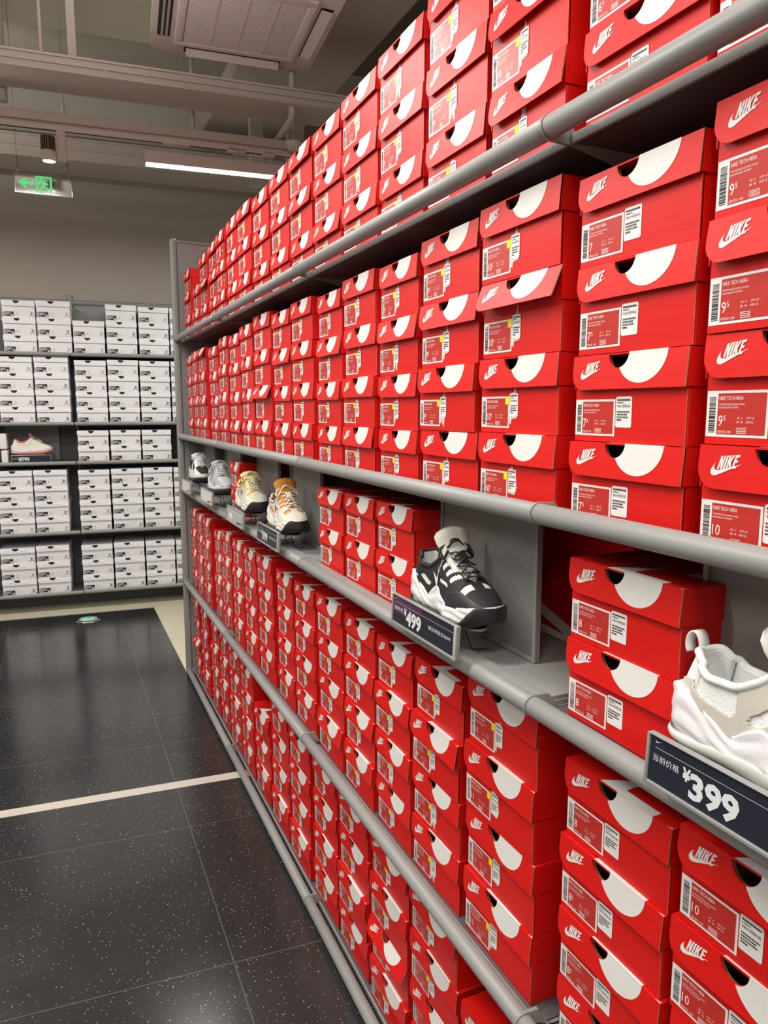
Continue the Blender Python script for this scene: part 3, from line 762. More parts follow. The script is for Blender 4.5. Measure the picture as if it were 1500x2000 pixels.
def price_tag(ya, yb_, zt, label, style, price, was, face_='navy'):
    """tag hanging on the rail; its face looks to -X"""
    wd = ya - yb_; ht = .064
    o = empty('price_tag', (.640, (ya + yb_) / 2, zt - ht)); o.rotation_euler = (0, R(3), 0)
    def f(u, v, z=0.0): return (-.0045 - z, wd / 2 - u, v)
    m = MB(); m.box(-.0035, .0035, -wd / 2, wd / 2, 0, ht, 'rack', .0015)
    m.box(-.007, -.0035, -wd / 2, -wd / 2 + .008, 0, ht, 'clear', .001); m.box(-.007, -.0035, wd / 2 - .004, wd / 2, 0, ht, 'rack', .001)
    m.box(-.007, -.0035, -wd / 2 + .008, wd / 2 - .004, 0, .005, 'rack', .001); m.box(-.007, -.0035, -wd / 2 + .008, wd / 2 - .004, ht - .0015, ht, 'rack', .0005); m.build('holder', o)
    m = MB(); a, b_ = .0045, wd - .0085
    fm = {'navy': 'navy', 'grey': 'clear', 'pale': 'scuff'}[face_]
    m.poly([f(a, .0055), f(b_, .0055), f(b_, ht - .002), f(a, ht - .002)], fm)
    m.poly([f(a + .008, ht - .0155, .0002), f(b_ - .004, ht - .0155, .0002), f(b_ - .004, ht - .0150, .0002), f(a + .008, ht - .0150, .0002)], 'tagtext')
    if style == 'plum': m.poly([f(a, ht - .002, .0001), f(a, ht * .42, .0001), f(.105, ht * .42, .0001), f(.14, ht - .002, .0001)], 'plum')
    k = ht / .064
    if face_ == 'navy':
        m.poly([f(a + .008 + x * .010, ht - .0095 + y * .010, .0003) for x, y in TICK], 'tagtext')
        put_text(m, '\u5f53\u524d\u4ef7\u683c', .0095, lambda x, y: f(x, y, .0003), a + .006, ht - .031, 'tagtext', fit=.040)
        put_text(m, '\u00a5', .020, lambda x, y: f(x, y, .0003), a + .051, ht - .035, 'tagtext', bold=.0008, fit=.012)
        put_text(m, price, .040, lambda x, y: f(x, y, .0003), a + .062, .0135, 'tagtext', bold=.0016, fit=.067)
        put_text(m, '\u5efa\u8bae\u96f6\u552e\u4ef7' + '\u00a5' + was, .0090, lambda x, y: f(x, y, .0003), wd * .60, ht - .034, 'tagtext', fit=wd * .32)
    else:
        if price: put_text(m, price, .036, lambda x, y: f(x, y, .0003), a + .035, .014, 'sticker', bold=.002, fit=.06)
        m.poly([f(wd * .62, .008, .0002), f(wd * .9, .012, .0002), f(wd * .9, .02, .0002), f(wd * .62, .016, .0002)], 'rackdark')
    m.build('price_card', o)
    # arm back to the stand
    m = MB(); m.box(.003, .030, -.02, .02, .040, .043, 'rack', .001); m.build('hook', o)
    return tag(o, label, 'price tag', 'price tags of the display shelf')
price_tag(.634, .350, 1.262, 'large dark price tag reading 399 under the pale suede sneaker', '', '399', '599')
price_tag(1.372, 1.100, 1.262, 'dark price tag reading 499 under the black and white sneaker', 'plum', '499', '699')
price_tag(2.515, 2.252, 1.253, 'dark price tag reading 399 under the orange sneaker', '', '399', '499')
price_tag(3.020, 2.736, 1.253, 'greyish price tag under the yellow sneaker', '', '399', '', 'grey')
price_tag(3.615, 3.335, 1.270, 'pale blank price tag under the all grey sneaker', '', '', '', 'pale')
price_tag(4.19, 3.92, 1.262, 'pale blank price tag under the farthest sneaker', '', '', '', 'pale')

# ------------------------------------------------------------------ sneakers
def lerp_tab(tab, t):
    """smooth curve through (t, value) points, monotone where the points are"""
    if t <= tab[0][0]: return tab[0][1]
    if t >= tab[-1][0]: return tab[-1][1]
    n = len(tab)
    sl = [(tab[i + 1][1] - tab[i][1]) / (tab[i + 1][0] - tab[i][0]) for i in range(n - 1)]
    def tan(i):
        if i == 0: return sl[0]
        if i == n - 1: return sl[-1]
        a, b_ = sl[i - 1], sl[i]
        return 0.0 if a * b_ <= 0 else 2 * a * b_ / (a + b_) if abs(a + b_) > 1e-12 else 0.0
    for i in range(n - 1):
        if t <= tab[i + 1][0]:
            h = tab[i + 1][0] - tab[i][0]; k = (t - tab[i][0]) / h
            return ((2 * k ** 3 - 3 * k * k + 1) * tab[i][1] + (k ** 3 - 2 * k * k + k) * h * tan(i)
                    + (-2 * k ** 3 + 3 * k * k) * tab[i + 1][1] + (k ** 3 - k * k) * h * tan(i + 1))
SL = 0.305
WID = [(0, .0), (.012, .017), (.04, .028), (.09, .0365), (.18, .040), (.32, .037), (.42, .0375), (.55, .044), (.70, .051), (.80, .050), (.88, .0440), (.93, .0360), (.965, .0255), (.988, .0140), (1, 0)]
ZB = [(0, .010), (.06, .003), (.14, 0), (.70, 0), (.85, .006), (1, .026)]
ZT = [(0, .058), (.05, .068), (.12, .066), (.25, .047), (.34, .036), (.42, .052), (.48, .060), (.56, .044), (.66, .035), (.78, .038), (.90, .045), (1, .050)]
def rib(x): return math.sin(x)
def shoe_meshes(c, name, low=False):
    """c: colours; returns list of (part name, mesh)"""
    out = []
    nt_ = 60 if low else 150; nv = 22 if low else 60
    ts = [0.5 - 0.5 * math.cos(PI * k / nt_) for k in range(nt_ + 1)]
    W = lambda t: lerp_tab(WID, t)
    # midsole
    m = MB(); sec = []
    for t in ts:
        w_, zb_, zt = W(t), lerp_tab(ZB, t), lerp_tab(ZT, t); h = zt - zb_; x = t * SL; ring = []
        prof = [(.80, 0.0), (.90, .06), (.97, .16), (1.03, .30), (1.05, .42), (1.03, .55), (.990, .68), (1.0, .80), (.99, .92), (.95, 1.0), (.80, 1.0)]
        fr = 1 + .035 * math.sin(t * 44) * (1 if t < .95 else 0)
        for k, (pw, pz) in enumerate(prof):
            if t > .74: pw = min(pw, 1.0 - .10 * max(0, t - .9) * 10)
            gro = .0016 * math.sin(pz * 16 - 5 * math.sin(t * 11)) * min(1, w_ / .03)
            ring.append((x, w_ * pw + gro, zb_ + h * pz))
        full = ring + [(x, -y, z) for x, y, z in ring[::-1]]
        sec.append(full)
    n = len(sec[0]); vs = [p for s_ in sec for p in s_]
    m.add(vs, [(i * n + k, (i + 1) * n + k, (i + 1) * n + (k + 1) % n, i * n + (k + 1) % n) for i in range(nt_) for k in range(n)], c['mid'], True)
    out.append(('midsole', m.mesh('midsole')))
    # outsole with toe wrap
    m = MB(); sec = []
    ZO = [(0, .020), (.05, .010), (.12, .006), (.76, .006), (.84, .016), (.90, .036), (.955, .050), (1, .048)]
    for t in ts:
        w_, zb_, zo = W(t) * 1.0 + .0026 * min(1, W(t) / .02), lerp_tab(ZB, t) - .004, lerp_tab(ZO if c.get('toewrap', True) else [(0, .008), (1, .032)], t); x = (t - .5) * SL * 1.014 + .5 * SL; ring = []
        for pw, pz in [(.0, 0), (.82, 0.0), (.93, .08), (1.00, .26), (1.05, .5), (1.03, .75), (.985, .93), (.90, 1.0)]:
            ring.append((x, w_ * pw, zb_ + (zo - zb_) * pz))
        sec.append(ring[::-1] + [(x, -y, z) for x, y, z in ring[1:]])
    n = len(sec[0]); vs = [p for s_ in sec for p in s_]
    m.add(vs, [(i * n + k, i * n + k + 1, (i + 1) * n + k + 1, (i + 1) * n + k) for i in range(nt_) for k in range(n - 1)], c['out'], True)
    out.append(('outsole', m.mesh('outsole')))
    # upper surface
    HT = [(0, .165), (.34, .165), (.47, .143), (.54, .124), (.63, .103), (.72, .087), (.81, .074), (.90, .063), (.96, .053), (1, .038)]
    RIM = [(0, .110), (.04, .112), (.10, .104), (.20, .092), (.32, .092), (.42, .106), (.50, .126)]
    def sect(t, v, side):
        w_ = W(t) * .90; z0 = .026; H = lerp_tab(HT, t)
        # collar cut / lace gap
        pc = PI / 2
        p, q = .62, .92
        if t < .50:
            r_ = min(.999, (lerp_tab(RIM, t) - z0) / (H - z0)); pc1 = math.asin(r_ ** (1 / q)); pc = pc1
        if t > .44 and t < .76 and w_ > .016:
            gap = .0155 * min(1, max(0.02, (.76 - t) / .05)); pc2 = math.acos(min(1, (gap / w_)) ** (1 / p)); pc = min(pc, pc2) if t < .50 else pc2
        ph = v * pc
        y = w_ * max(0, math.cos(ph)) ** p; z = z0 + (H - z0) * math.sin(ph) ** q
        if t < .12: y *= (1 - .20 * v)     # heel counter leans in
        x = t * SL + (0.030 * v * (1 - t / .30) if t < .30 else 0)
        return Vector((x, side * y, z))
    def nrm(t, v, side):
        e = .004; a = sect(min(1, t + e), v, side) - sect(max(0, t - e), v, side); b_ = sect(t, min(1, v + .02), side) - sect(t, max(0, v - .02), side)
        nn = a.cross(b_)
        if nn.length < 1e-10: return Vector((-1 if t < .5 else 1, 0, 0))
        nn.normalize(); p_ = sect(t, v, side)
        out_ = Vector(((t - .5) * (1 if abs(t - .5) > .42 else .0), p_.y * 8, (p_.z - .05) * (3 if v > .5 else .5)))
        return nn if nn.dot(out_) >= 0 else -nn
    def seg_window(t, v):
        """True where the mesh base shows through the overlays"""
        def cap(t0, v0, t1, v1, r):
            dx, dy = (t1 - t0), (v1 - v0) * .55; px, py = t - t0, (v - v0) * .55
            k = max(0, min(1, (px * dx + py * dy) / (dx * dx + dy * dy + 1e-9))); return math.hypot(px - k * dx, py - k * dy) < r * 1.25
        if c['style'] == 'wave':
            for k in range(4):
                a = .50 + k * .060
                if cap(a - .030, .58, a + .012, .93, .013 + .001 * k): return True
            if cap(.06, .62, .14, .50, .024) or cap(.03, .92, .06, .62, .020): return True
            if cap(.25, .60, .33, .42, .034): return True
            if cap(.52, .34, .62, .42, .018): return True
            if .765 < t < .83 and v > .55 and not (v > .93): return True
            return False
        if c['style'] == 'suede':
            if t < .10 and v > .45 + t * 2: return True
            if .10 <= t < .36 and v > .62 - (t - .1) * .9 and v < .98 and t < .30 + .07 * math.sin((v - .3) * 4): return True
            if cap(.46, .40, .62, .44, .040): return True
            if .77 < t < .84 and v > .55: return True
            return False
        # runner
        if t > .46 and t < .70 and .30 < v < .62: return True
        if .10 < t < .34 and .45 < v < .9: return True
        if t > .72 and v > .62: return True
        return False
    def grid(test, off):
        vs, fs, idx = [], [], {}
        rg_t = [k / nt_ for k in range(nt_ + 1)]
        rg_t = ts
        mm = MB()
        for side in (1, -1):
            def vid(i, j):
                key = (side, i, j)
                if key not in idx:
                    t, v = rg_t[i], j / nv; p_ = sect(t, v, side)
                    if off: p_ = p_ + nrm(t, v, side) * off
                    idx[key] = len(vs); vs.append(tuple(p_))
                return idx[key]
            for i in range(nt_):
                for j in range(nv):
                    tm, vm = (rg_t[i] + rg_t[i + 1]) / 2, (j + .5) / nv
                    if test(tm, vm):
                        q = [vid(i, j), vid(i + 1, j), vid(i + 1, j + 1), vid(i, j + 1)]
                        fs.append(q if side < 0 else q[::-1])
        return vs, fs
    def above(t, v): return sect(t, v, 1).z > lerp_tab(ZT, t) - .009
    def shell(nm, test, off, mt, thick, mt2=None):
        vs, fs = grid(test, off)
        bm = bmesh.new(); bv = [bm.verts.new(p) for p in vs]
        for f_ in fs:
            try: bm.faces.new([bv[k] for k in f_])
            except ValueError: pass
        bmesh.ops.remove_doubles(bm, verts=bm.verts[:], dist=.00025)
        bmesh.ops.recalc_face_normals(bm, faces=bm.faces[:])
        for f_ in bm.faces: f_.smooth = True
        me = bpy.data.meshes.new(nm); bm.to_mesh(me); bm.free(); me.materials.append(mt)
        if mt2: me.materials.append(mt2)
        return me, thick
    me, th = shell('upper', lambda t, v: True, -.003, c['base'], .005)
    out.append(('upper', me, ('solid', .006)))
    me, th = shell('overlay', lambda t, v: above(t, v) and not seg_window(t, v) and not (t > .80 and v < .55 and c['style'] == 'wave'), .0014, c['over'], .002)
    out.append(('overlay', me, ('solid', .0016)))
    if c['style'] == 'wave':
        me, th = shell('toe_overlay', lambda t, v: above(t, v) and ((t > .80 and v < .57) or (.64 < t <= .80 and v < .30 + (t - .64) * 1.7)), .0024, c['toe'], .002)
        out.append(('toe_guard', me, ('solid', .0016)))
    # collar roll
    m = MB(); P = [sect(t, 1.0, 1) for t in [k * .47 / 30 for k in range(30, -1, -1)]] + [sect(t, 1.0, -1) for t in [k * .47 / 30 for k in range(1, 31)]]
    m.tube([p_ + Vector((0, 0, -.001)) for p_ in P], .0052, c['collar'], 10)
    out.append(('collar', m.mesh('collar')))
    # inner sole and lining floor
    m = MB(); P = [(t * SL, W(t) * .72, .050 - .01 * t) for t in [.04 + k * .6 / 14 for k in range(15)]]
    m.poly(P + [(x, -y, z) for x, y, z in P[::-1]], c['lining']); out.append(('insole', m.mesh('insole')))
    # tongue
    m = MB(); TP = [(.76, .077, .014), (.70, .090, .023), (.62, .105, .026), (.54, .122, .028), (.49, .139, .032), (.465, .158, .039), (.452, .173, .042), (.448, .179, .037)]
    hgt = c.get('tongue_h', 1.0); rings = []
    for k, (t, z, hw) in enumerate(TP):
        if k > 4: z = .139 + (z - .139) * hgt
        th = .0035 if k < 4 else .006
        if k == len(TP) - 1: th = .002
        if k == 0: th = .001
        dx = .6 if k > 3 else .45
        ring = []
        for q in range(20):
            a = 2 * PI * q / 20; cy, sz_ = math.cos(a), math.sin(a)
            yy = hw * (abs(cy) ** .6) * (1 if cy > 0 else -1); bow = -.010 * (yy / .035) ** 2
            ring.append((t * SL + th * sz_ * .75, yy, z + th * sz_ * .7 + bow))
        rings.append(ring)
    vs = [p for r_ in rings for p in r_]
    m.add(vs, [(i * 20 + k, i * 20 + (k + 1) % 20, (i + 1) * 20 + (k + 1) % 20, (i + 1) * 20 + k) for i in range(len(rings) - 1) for k in range(20)] + [list(range(20)), list(range(len(vs) - 20, len(vs)))[::-1]], c['tongue'], True)
    out.append(('tongue', m.mesh('tongue')))
    if c.get('mark', True):
        m = MB()
        zt_ = .139 + (.165 - .139) * hgt
        def tf(x, y): # on the front of the tongue
            k = y
            return ((.467 - k * 1.0) * SL + .0085, -x, .1545 + (k * 20) * .012 * hgt - .139 * 0 + (hgt - 1) * .015)
        m.poly([tf((x - .5) * .020, y * .020) for x, y in TICK], c['markc']); out.append(('tongue_logo', m.mesh('tongue_logo')))
        # side marks, both sides
        for side in (1, -1):
            if c['style'] != 'wave': continue
            m = MB(); pts = []
            for x, y in TICK:
                t = .44 - x * .09 + (.0 if side > 0 else 0); v = .44 + (.18 - y) * -1.15 + .06
                t = .41 + (1 - x) * .085; v = .44 + (.18 - y) * -1.4 + .06
                pts.append(sect(t, v, side) + nrm(t, v, side) * .0045)
            m.add([tuple(p_) for p_ in pts], TRI, c.get('sidec', c['markc']))
            out.append(('side_logo', m.mesh('side_logo')))
    # laces
    m = MB(); LT = [.54, .593, .647, .70, .75]
    def top(t): return lerp_tab([(.40, .168), (.47, .146), (.54, .129), (.62, .1125), (.70, .097), (.76, .085)], t)
    def across(t0, t1, h=.006):
        P = []
        for k in range(9):
            s_ = k / 8; t = t0 + (t1 - t0) * s_; y = .0205 - .041 * s_
            P.append((t * SL, y, top(t) + h * math.sin(PI * s_) - .0005 + (.0015 if abs(y) > .015 else .003)))
        return P
    for k in range(4):
        m.tube(across(LT[k], LT[k + 1]), .0030, c['lace'], 7, flat=.5); m.tube(across(LT[k + 1], LT[k], .0045), .0030, c['lace'], 7, flat=.5)
    m.tube(across(LT[4], LT[4], .004), .0030, c['lace'], 7, flat=.5)
    m.tube(across(.495, .505, .012), .0032, c['lace'], 7, flat=.6); m.tube(across(.48, .485, .010), .0032, c['lace'], 7, flat=.6)
    for s_ in (1, -1):
        P = [(.485 * SL, s_ * .020, top(.485) + .004), (.49 * SL, s_ * .034, top(.49) - .004), (.51 * SL, s_ * .040, .122), (.54 * SL, s_ * .034, .118), (.53 * SL, s_ * .022, top(.53) + .004)]
        m.tube(P, .0028, c['lace'], 7)
    out.append(('laces', m.mesh('laces')))
    m = MB(); m.box(.575 * SL, .64 * SL, -.009, .009, top(.61) + .0075, top(.61) + .0100, c['lace'], .0008)
    for k, v_ in enumerate(m.v): # tilt with the tongue
        x, y, z = v_; m.v[k] = (x, y, z - (x - .6075 * SL) * .95)
    out.append(('lace_keeper', m.mesh('lace_keeper')))
    if c.get('loop'):
        m = MB(); P = []
        for k in range(17):
            a = R(-40 + 260 * k / 16); P.append((.019 + .0105 * math.cos(a), 0, .113 + .017 * math.sin(a)))
        vs = []; hw = .008
        for x, y, z in P: vs += [(x, -hw, z), (x, hw, z)]
        m.add(vs, [(2 * k, 2 * k + 1, 2 * k + 3, 2 * k + 2) for k in range(16)], c['loopc'], True)
        out.append(('heel_loop', m.mesh('heel_loop'), ('solid', .002)))
    return out
def cm(n, col, rough=.7, bump=None, **k): return mat(n, col, rough, bump=bump, **k)
KN = ('voronoi', (520, 520, 520), .45, .0004)
SU = ('noise', (420, 420, 420), .5, .0005)
white_rub = cm('white_foam', (.80, .79, .80), .38); off_rub = cm('ivory_foam', (.74, .72, .64), .4); blk_rub = cm('black_rubber', (.022, .023, .026), .42)
SHOES = {
 'bw': dict(style='wave', base=cm('white_mesh', (.78, .80, .77), .8, KN), over=cm('black_suede', (.012, .012, .013), .75, SU), toe=cm('black_leather', (.020, .021, .023), .42), tongue=cm('white_knit', (.62, .62, .56), .85, KN),
            lace=cm('black_lace', (.010, .010, .011), .7), mid=white_rub, out=blk_rub, collar=cm('black_collar', (.014, .014, .015), .8), lining=cm('dark_lining', (.03, .03, .03), .9), markc=cm('grey_print', (.05, .05, .05), .5), sidec=M['print'], tongue_h=1.0),
 'suede': dict(style='suede', base=cm('white_air_mesh', (.80, .82, .82), .7, ('voronoi', (300, 300, 300), .6, .0006)), over=cm('beige_suede', (.56, .525, .47), .95, SU), toe=cm('pale_leather', (.6, .57, .53), .7), tongue=cm('off_white_knit', (.72, .74, .70), .85, KN),
            lace=cm('white_lace', (.75, .75, .73), .7), mid=cm('lilac_white_foam', (.80, .78, .83), .32), out=cm('clear_grey_rubber', (.55, .56, .53), .3), collar=cm('pale_collar', (.70, .73, .70), .8, KN), lining=cm('mint_lining', (.58, .64, .63), .8, KN), markc=cm('pale_print', (.7, .7, .68), .5), loop=True, loopc=cm('white_webbing', (.78, .77, .76), .6), toewrap=False),
 'orange': dict(style='wave', base=cm('orange_mesh', (.62, .26, .06), .8, KN), over=cm('bone_suede', (.62, .57, .50), .85, SU), toe=cm('bone_leather', (.66, .65, .55), .55), tongue=cm('orange_knit', (.52, .22, .03), .85, KN),
            lace=cm('bone_lace', (.74, .70, .63), .7), mid=off_rub, out=blk_rub, collar=cm('grey_collar', (.45, .43, .40), .8), lining=cm('brown_lining', (.30, .14, .05), .9), markc=cm('black_print', (.02, .02, .02), .5)),
 'yellow': dict(style='wave', base=cm('yellow_mesh', (.72, .53, .16), .8, KN), over=cm('stone_suede', (.50, .48, .40), .85, SU), toe=cm('stone_leather', (.60, .61, .52), .55), tongue=cm('yellow_knit', (.75, .57, .20), .85, KN),
            lace=cm('stone_lace', (.55, .53, .44), .7), mid=cm('ivory_foam_b', (.72, .70, .63), .4), out=blk_rub, collar=cm('yellow_collar', (.70, .52, .15), .8), lining=cm('yellow_lining', (.5, .38, .12), .9), markc=M['ink'], tongue_h=.5),
 'grey': dict(style='runner', base=cm('light_grey_knit', (.48, .50, .50), .8, KN), over=cm('grey_synthetic', (.34, .35, .38), .6), toe=None, tongue=cm('grey_knit', (.42, .44, .45), .85, KN),
            lace=cm('light_grey_lace', (.55, .57, .56), .7), mid=cm('pale_foam', (.70, .67, .70), .35), out=cm('dark_rubber', (.05, .05, .05), .5), collar=cm('grey_collar_b', (.4, .41, .43), .8), lining=cm('grey_lining', (.25, .25, .26), .9), markc=M['scuff'], toewrap=False, tongue_h=.4),
 'bw2': dict(style='runner', base=cm('black_knit', (.02, .02, .02), .8, KN), over=cm('white_synthetic', (.74, .74, .73), .5), toe=None, tongue=cm('white_tongue', (.7, .7, .7), .85, KN),
            lace=cm('white_lace_b', (.78, .78, .78), .7), mid=cm('pale_foam_b', (.72, .69, .72), .35), out=blk_rub, collar=cm('black_collar_b', (.02, .02, .02), .8), lining=cm('black_lining', (.02, .02, .02), .9), markc=M['ink'], toewrap=False, tongue_h=.4),
 'pink': dict(style='runner', base=cm('lime_knit', (.66, .76, .46), .8, KN), over=cm('white_synthetic_b', (.78, .74, .72), .5), toe=None, tongue=cm('pink_tongue', (.75, .16, .22), .8), lace=cm('white_lace_c', (.8, .75, .72), .7),
            mid=cm('white_foam_c', (.80, .76, .75), .35), out=cm('pink_rubber', (.72, .30, .26), .5), collar=cm('pink_collar', (.78, .16, .24), .8), lining=cm('pink_lining', (.6, .2, .2), .9), markc=cm('pink_print', (.80, .13, .12), .5), toewrap=False, tongue_h=.7),
}
def place_shoe(key, loc, yaw, pitch, roll, label, scale=1.0, low=False):
    o = empty('sneaker', loc)
    o.rotation_mode = 'ZYX'
    Rm = Matrix.Rotation(yaw, 4, 'Z') @ Matrix.Rotation(pitch, 4, 'Y') @ Matrix.Rotation(roll, 4, 'X')
    o.rotation_mode = 'XYZ'; o.rotation_euler = Rm.to_euler('XYZ'); o.scale = (scale,) * 3
    for it in shoe_meshes(SHOES[key], key, low):
        me = it[1]
        if not me.materials: me.materials.append(SHOES[key]['over'])
        q = link(it[0], me, o); q.location = (-SL / 2, 0, .004)
        if len(it) > 2:
            md = q.modifiers.new('thickness', 'SOLIDIFY'); md.thickness = it[2][1]; md.offset = 0
    return tag(o, label, 'sneaker', 'sneakers on the display shelf')
def stand(y, z, zs, label, x=.712):
    """curved shoe rest on thin wire legs with a hanging security loop"""
    o = empty('shoe_stand', (x, y, zs))
    h = z - zs
    m = MB(); P = [(.040 * math.cos(a), .105 * math.sin(a)) for a in [2 * PI * k / 40 for k in range(40)]]
    m.prism([(a, b_, h - .0052) for a, b_ in P], (0, 0, .004), 'clear'); m.build('rest', o)
    m = MB(); m.box(-.062, -.030, -.03, .03, h - .0075, h - .0045, 'clear', .001); m.build('arm', o)
    for s_ in (-1, 1):
        m = MB(); m.tube([(0, s_ * .03, h - .0052), (.012, s_ * .05, .001), (.045, s_ * .06, .001)], .0017, 'blk_metal', 8); m.build('wire_leg', o)
    m = MB(); m.tube([(-.020 + .010 * math.cos(a), -.055, h - .024 + .012 * math.sin(a)) for a in [2 * PI * k / 16 for k in range(17)]], .0008, 'blk_metal', 6); m.tube([(-.02, -.055, h - .012), (-.02, -.055, h - .005)], .003, 'blk_metal', 8); m.build('security_loop', o)
    return tag(o, label, 'shoe stand', 'stands under the display sneakers')
Y_TOE = -PI / 2
SHS = [('suede', .502, 1.244, 1.167, 'pale suede and white sneaker with heel loop, nearest on display shelf', 'shoe stand under the pale suede sneaker', .0, 1.0),
       ('bw', 1.238, 1.240, TZ, 'black and white sneaker with black laces on display shelf', 'shoe stand under the black and white sneaker', .0, .97),
       ('orange', 2.400, 1.235, TZ, 'ivory sneaker with orange tongue and black toe on display shelf', 'shoe stand under the orange sneaker', .0, .98),
       ('yellow', 2.900, 1.240, TZ, 'stone and yellow sneaker between orange and grey sneakers', 'shoe stand under the yellow sneaker', .0, .98),
       ('grey', 3.500, 1.250, TZ, 'all grey sneaker, second from far end of display shelf', 'shoe stand under the all grey sneaker', .0, .98),
       ('bw2', 4.05, 1.255, TZ, 'farthest display sneaker, white with black laces and panels', 'shoe stand under the farthest sneaker', .0, .98)]
for key, y, z, zs, lab, sl_, ro, sc_ in SHS:
    place_shoe(key, (.712, y, z), Y_TOE, 0, 0, lab, sc_, low=key in ('grey', 'bw2'))
    stand(y, z, zs, sl_)

# ------------------------------------------------------------------ far white-box rack
def bpt(s, d, z):
    """s metres right along the far rack from its reference, d deep, z up"""
    return (B0[0] + s * math.cos(SK) - d * math.sin(SK), B0[1] + s * math.sin(SK) + d * math.cos(SK), z)
def sx_(x): return (x + .48) / math.cos(SK)
SD = sx_(.145)                               # divider between the two bays
BL = [SD - 1.18, SD, SD + 1.18]
RACK2 = empty('shelving_rack', bpt(SD, 0, 0), SK)
for nm, z in (('lowest shelf', .155), ('second shelf up', .655), ('display shelf', 1.222), ('fourth shelf up', 1.535), ('highest shelf', 2.078)):
    for k in range(2):
        a, b_ = BL[k] + .004, BL[k + 1] - .004
        o = empty('shelf', ((a + b_) / 2 - SD, 0, z)); o.parent = RACK2; h = (b_ - a) / 2
        m = MB(); m.tube([(-h, 0, -.004), (h, 0, -.004)], .015, 'rack', 18); m.build('rail', o)
        m = MB(); m.box(-h, h, .018, .37, -.014, 0, 'rackdark', .001); m.build('board', o)
        m = MB(); m.box(-h, h, .0135, .019, -.016, 0.001, 'rack', .001); m.build('front_lip', o)
o = RACK2
m = MB(); m.box(-1.18, 1.18, .372, .385, 0.10, 2.50, 'rackdark'); m.box(-1.18, 1.18, .365, .372, 2.36, 2.50, 'panel'); m.build('back_panel', o)
for x in (-1.18, 0, 1.18):
    m = MB(); m.box(x - .014, x + .014, .345, .372, 0.0, 2.55, 'rackdark')
    for q in range(36): m.box(x - .004, x + .004, .3438, .3449, .18 + q * .065, .21 + q * .065, 'rack')
    m.build('upright', o)
m = MB(); m.tube([(-1.2, .36, 2.52), (1.2, .36, 2.52)], .020, 'rack', 16); m.tube([(0, .36, 2.49), (0, .36, 2.575)], .026, 'rack', 16); m.build('top_rail', o)
m = MB(); m.box(-1.18, 1.18, .24, .255, 0.0, .12, 'rackdark'); m.build('kick_board', o)
tag(o, 'far grey shelving rack with dark back holding the white boxes', 'rack')

# jumping figure mark
JUMP = [(.50, 1.0), (.545, .96), (.54, .89), (.60, .86), (.80, .78), (.97, .84), (.99, .79), (.82, .71), (.66, .745), (.60, .70), (.58, .58), (.62, .48), (.75, .34), (.90, .20), (.98, .16), (.96, .10), (.86, .13), (.68, .27),
        (.53, .40), (.44, .40), (.28, .26), (.12, .17), (.05, .08), (.0, .11), (.04, .20), (.22, .33), (.37, .49), (.44, .60), (.46, .72), (.40, .80), (.32, .90), (.28, 1.02), (.32, 1.05), (.38, .95), (.45, .87), (.47, .90), (.46, .96)]
def white_meshes():
    w, h, d, t = .238, .128, .33, .002
    m = MB(); m.box(0, d - .004, -w / 2 + .003, w / 2 - .003, 0, h - .003, 'whitebox', .0008)
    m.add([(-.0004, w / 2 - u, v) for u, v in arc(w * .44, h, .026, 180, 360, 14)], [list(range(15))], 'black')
    body = m.mesh('carton_body')
    m = MB(); lo = h - .042; rc = .022
    P = [(0, h), (0, lo + rc)] + arc(rc, lo + rc, rc, 180, 270, 8)[1:] + [(w, lo), (w, h)] + arc(w * .44, h, .0225, 180, 360, 14)[::-1]
    m.prism([(-.010 + (v - h) * -.0 + (.004 if v > h - .001 else 0), w / 2 - u, v) for u, v in P], (.0035, 0, 0), 'whitebox')
    m.box(-.006, d, -w / 2, w / 2, h - .002, h, 'whitebox'); m.box(-.002, d, w / 2 - .0015, w / 2, lo, h - .002, 'whitebox'); m.box(-.002, d, -w / 2, -w / 2 + .0015, lo, h - .002, 'whitebox')
    lid = m.mesh('carton_lid')
    m = MB(); f = lambda u, v, z=0: (-.0006 - z, w / 2 - u, v)
    slab(m, f, .004, .094, .006, .047, 'sticker', .0); slab(m, f, .019, .085, .010, .045, 'ink', .0003); barcode(m, lambda u, v, z: f(u, v, .0004), .006, .016, .010, .043, 5)
    for k, ln in enumerate((.040, .028, .050)): slab(m, f, .022, .022 + ln, .036 - k * .006, .0385 - k * .006, 'sticker', .0006)
    put_text(m, '9', .017, lambda x, y: f(x, y, .0006), .026, .012, 'sticker'); slab(m, f, .066, .081, .013, .022, 'sticker', .0006)
    for k in range(5): slab(m, f, .098, .116, .018 + k * .0052, .0205 + k * .0052, 'scuff', .0003)
    lab = m.mesh('size_label')
    def mark(col):
        m = MB(); m.poly([(-.0008, w / 2 - .192 - x * .040, .007 + y * .042) for x, y in JUMP], col); return m.mesh('figure_logo')
    m = MB(); m.box(-.0072, -.0062, w / 2 - .075, w / 2 - .035, h - .009, h - .001, 'yellow')
    return body, lid, lab, mark(mat('brown_foil', (.16, .09, .07), .35)), mark(mat('gold_foil', (.42, .30, .16), .35)), m.mesh('yellow_sticker')
WM = white_meshes()
def wproto(gold, yel):
    o = empty('shoe_box'); link('body', WM[0], o); link('lid', WM[1], o); link('size_label', WM[2], o); link('figure_logo', WM[4] if gold else WM[3], o)
    if yel: link('sticker', WM[5], o)
    o['fresh'] = 1
    return o
WP = {}
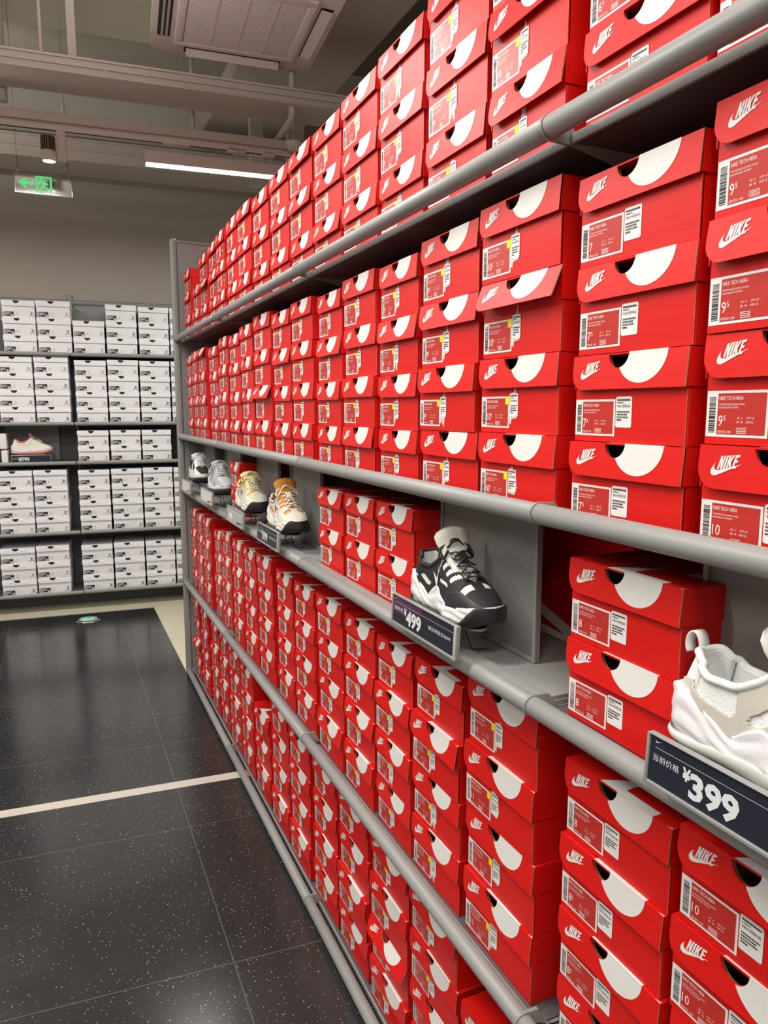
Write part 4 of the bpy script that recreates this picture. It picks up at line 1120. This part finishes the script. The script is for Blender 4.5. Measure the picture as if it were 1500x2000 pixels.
def wbox(x, z, ww, ph, gold, yel, label):
    if (gold, yel) not in WP: WP[(gold, yel)] = wproto(gold, yel)
    p = WP[(gold, yel)]
    if p.get('fresh'): o = p; del p['fresh']
    else: o = copy_tree(p)
    o.location = bpt(sx_(x), .020 + random.uniform(-.004, .004), z + .0006); o.rotation_euler = (0, 0, PI / 2 + SK + R(random.uniform(-.7, .7))); o.scale = (1, (ww - .004) / .238, (ph - .001) / .128)
    tag(o, label, 'shoe box', 'white shoe boxes on the far rack')
WR = [('highest shelf', 2.079, [(-.205, .238, 3, .132), (.040, .250, 3, .134), (.290, .238, 2, .130), (.535, .238, 3, .131), (.782, .240, 3, .129), (1.025, .238, 3, .128)]),
      ('fourth shelf up', 1.536, [(-.258, .252, 4, .129), (-.000, .254, 4, .130), (.285, .240, 4, .124), (.530, .240, 4, .126), (.775, .240, 4, .125), (1.02, .238, 4, .125)]),
      ('display shelf', 1.223, [(.278, .240, 2, .126), (.525, .240, 2, .127), (.768, .236, 2, .127)]),
      ('second shelf up', .656, [(-.312, .254, 4, .127), (-.056, .250, 4, .127), (.268, .242, 4, .125), (.518, .242, 4, .126), (.765, .240, 4, .127), (1.01, .238, 4, .126)]),
      ('lowest shelf', .156, [(-.330, .256, 3, .129), (-.072, .250, 3, .131), (.262, .244, 3, .127), (.512, .244, 3, .129), (.760, .240, 3, .129), (1.005, .238, 3, .127)])]
for nm, z0, cols in WR:
    for i, (x, ww, n, ph) in enumerate(cols):
        for k in range(n):
            gold = 1 if random.random() < .4 else 0
            yel = 1 if (i == 0 and nm in ('highest shelf', 'fourth shelf up')) or (i == 2 and nm == 'lowest shelf' and k == 0) else 0
            rw = row(k, n) if n > 2 else ('upper box' if k else 'lower box')
            wbox(x, z0 + k * ph, ww, ph, gold, yel, 'white shoe box, %s, %s stack from left, %s of far rack' % (rw, ORD[i], nm))
# sneaker display on the far rack
o = empty('display_panel', bpt(sx_(-.20), .33, 1.224), SK)
m = MB(); m.box(-.20, .20, 0, .006, 0, .285, 'panel'); m.box(-.202, -.196, -.003, 0, 0, .285, 'rack'); m.box(.196, .202, -.003, 0, 0, .285, 'rack'); m.build('sheet', o)
tag(o, 'grey display panel behind the pink and white sneaker', 'display panel')
o = empty('shelf_divider', bpt(sx_(-.375), .14, 1.224), SK)
m = MB(); m.box(-.022, .022, -.10, .10, 0, .10, 'sticker', .004); m.box(-.030, .018, -.09, .09, .112, .235, 'sticker', .004); m.box(-.004, .004, -.05, .05, .10, .112, 'sticker'); m.build('body', o)
tag(o, 'white plastic holder left of the pink and white sneaker', 'holder')
q = place_shoe('pink', bpt(sx_(-.185), .11, 1.292), SK, 0, 0, 'white sneaker with pink collar and lime panels, far rack', 1.0, True)
o = empty('price_tag', bpt(sx_(-.185), .04, 1.2235), SK)
m = MB(); m.box(-.145, .145, -.004, .004, 0, .062, 'clear', .002); m.build('holder', o)
m = MB(); g = lambda x, y, z=0: (x, -.0046 - z, y)
m.poly([g(-.142, .003), g(.142, .003), g(.142, .059), g(-.142, .059)], 'navy')
put_text(m, '\u00a5799', .040, lambda x, y: g(x, y, .0004), -.095, .015, 'tagtext', bold=.0018, fit=.082); put_text(m, '\u5f53\u524d\u4ef7\u683c', .010, lambda x, y: g(x, y, .0004), -.136, .030, 'tagtext', fit=.036)
m.build('price_card', o)
m = MB(); m.box(-.10, .10, .004, .12, .060, .063, 'clear', .001); m.box(-.004, .004, .05, .12, 0.0, .060, 'clear'); m.build('rest', o)
tag(o, 'dark price tag reading 799 under the pink and white sneaker', 'price tag')
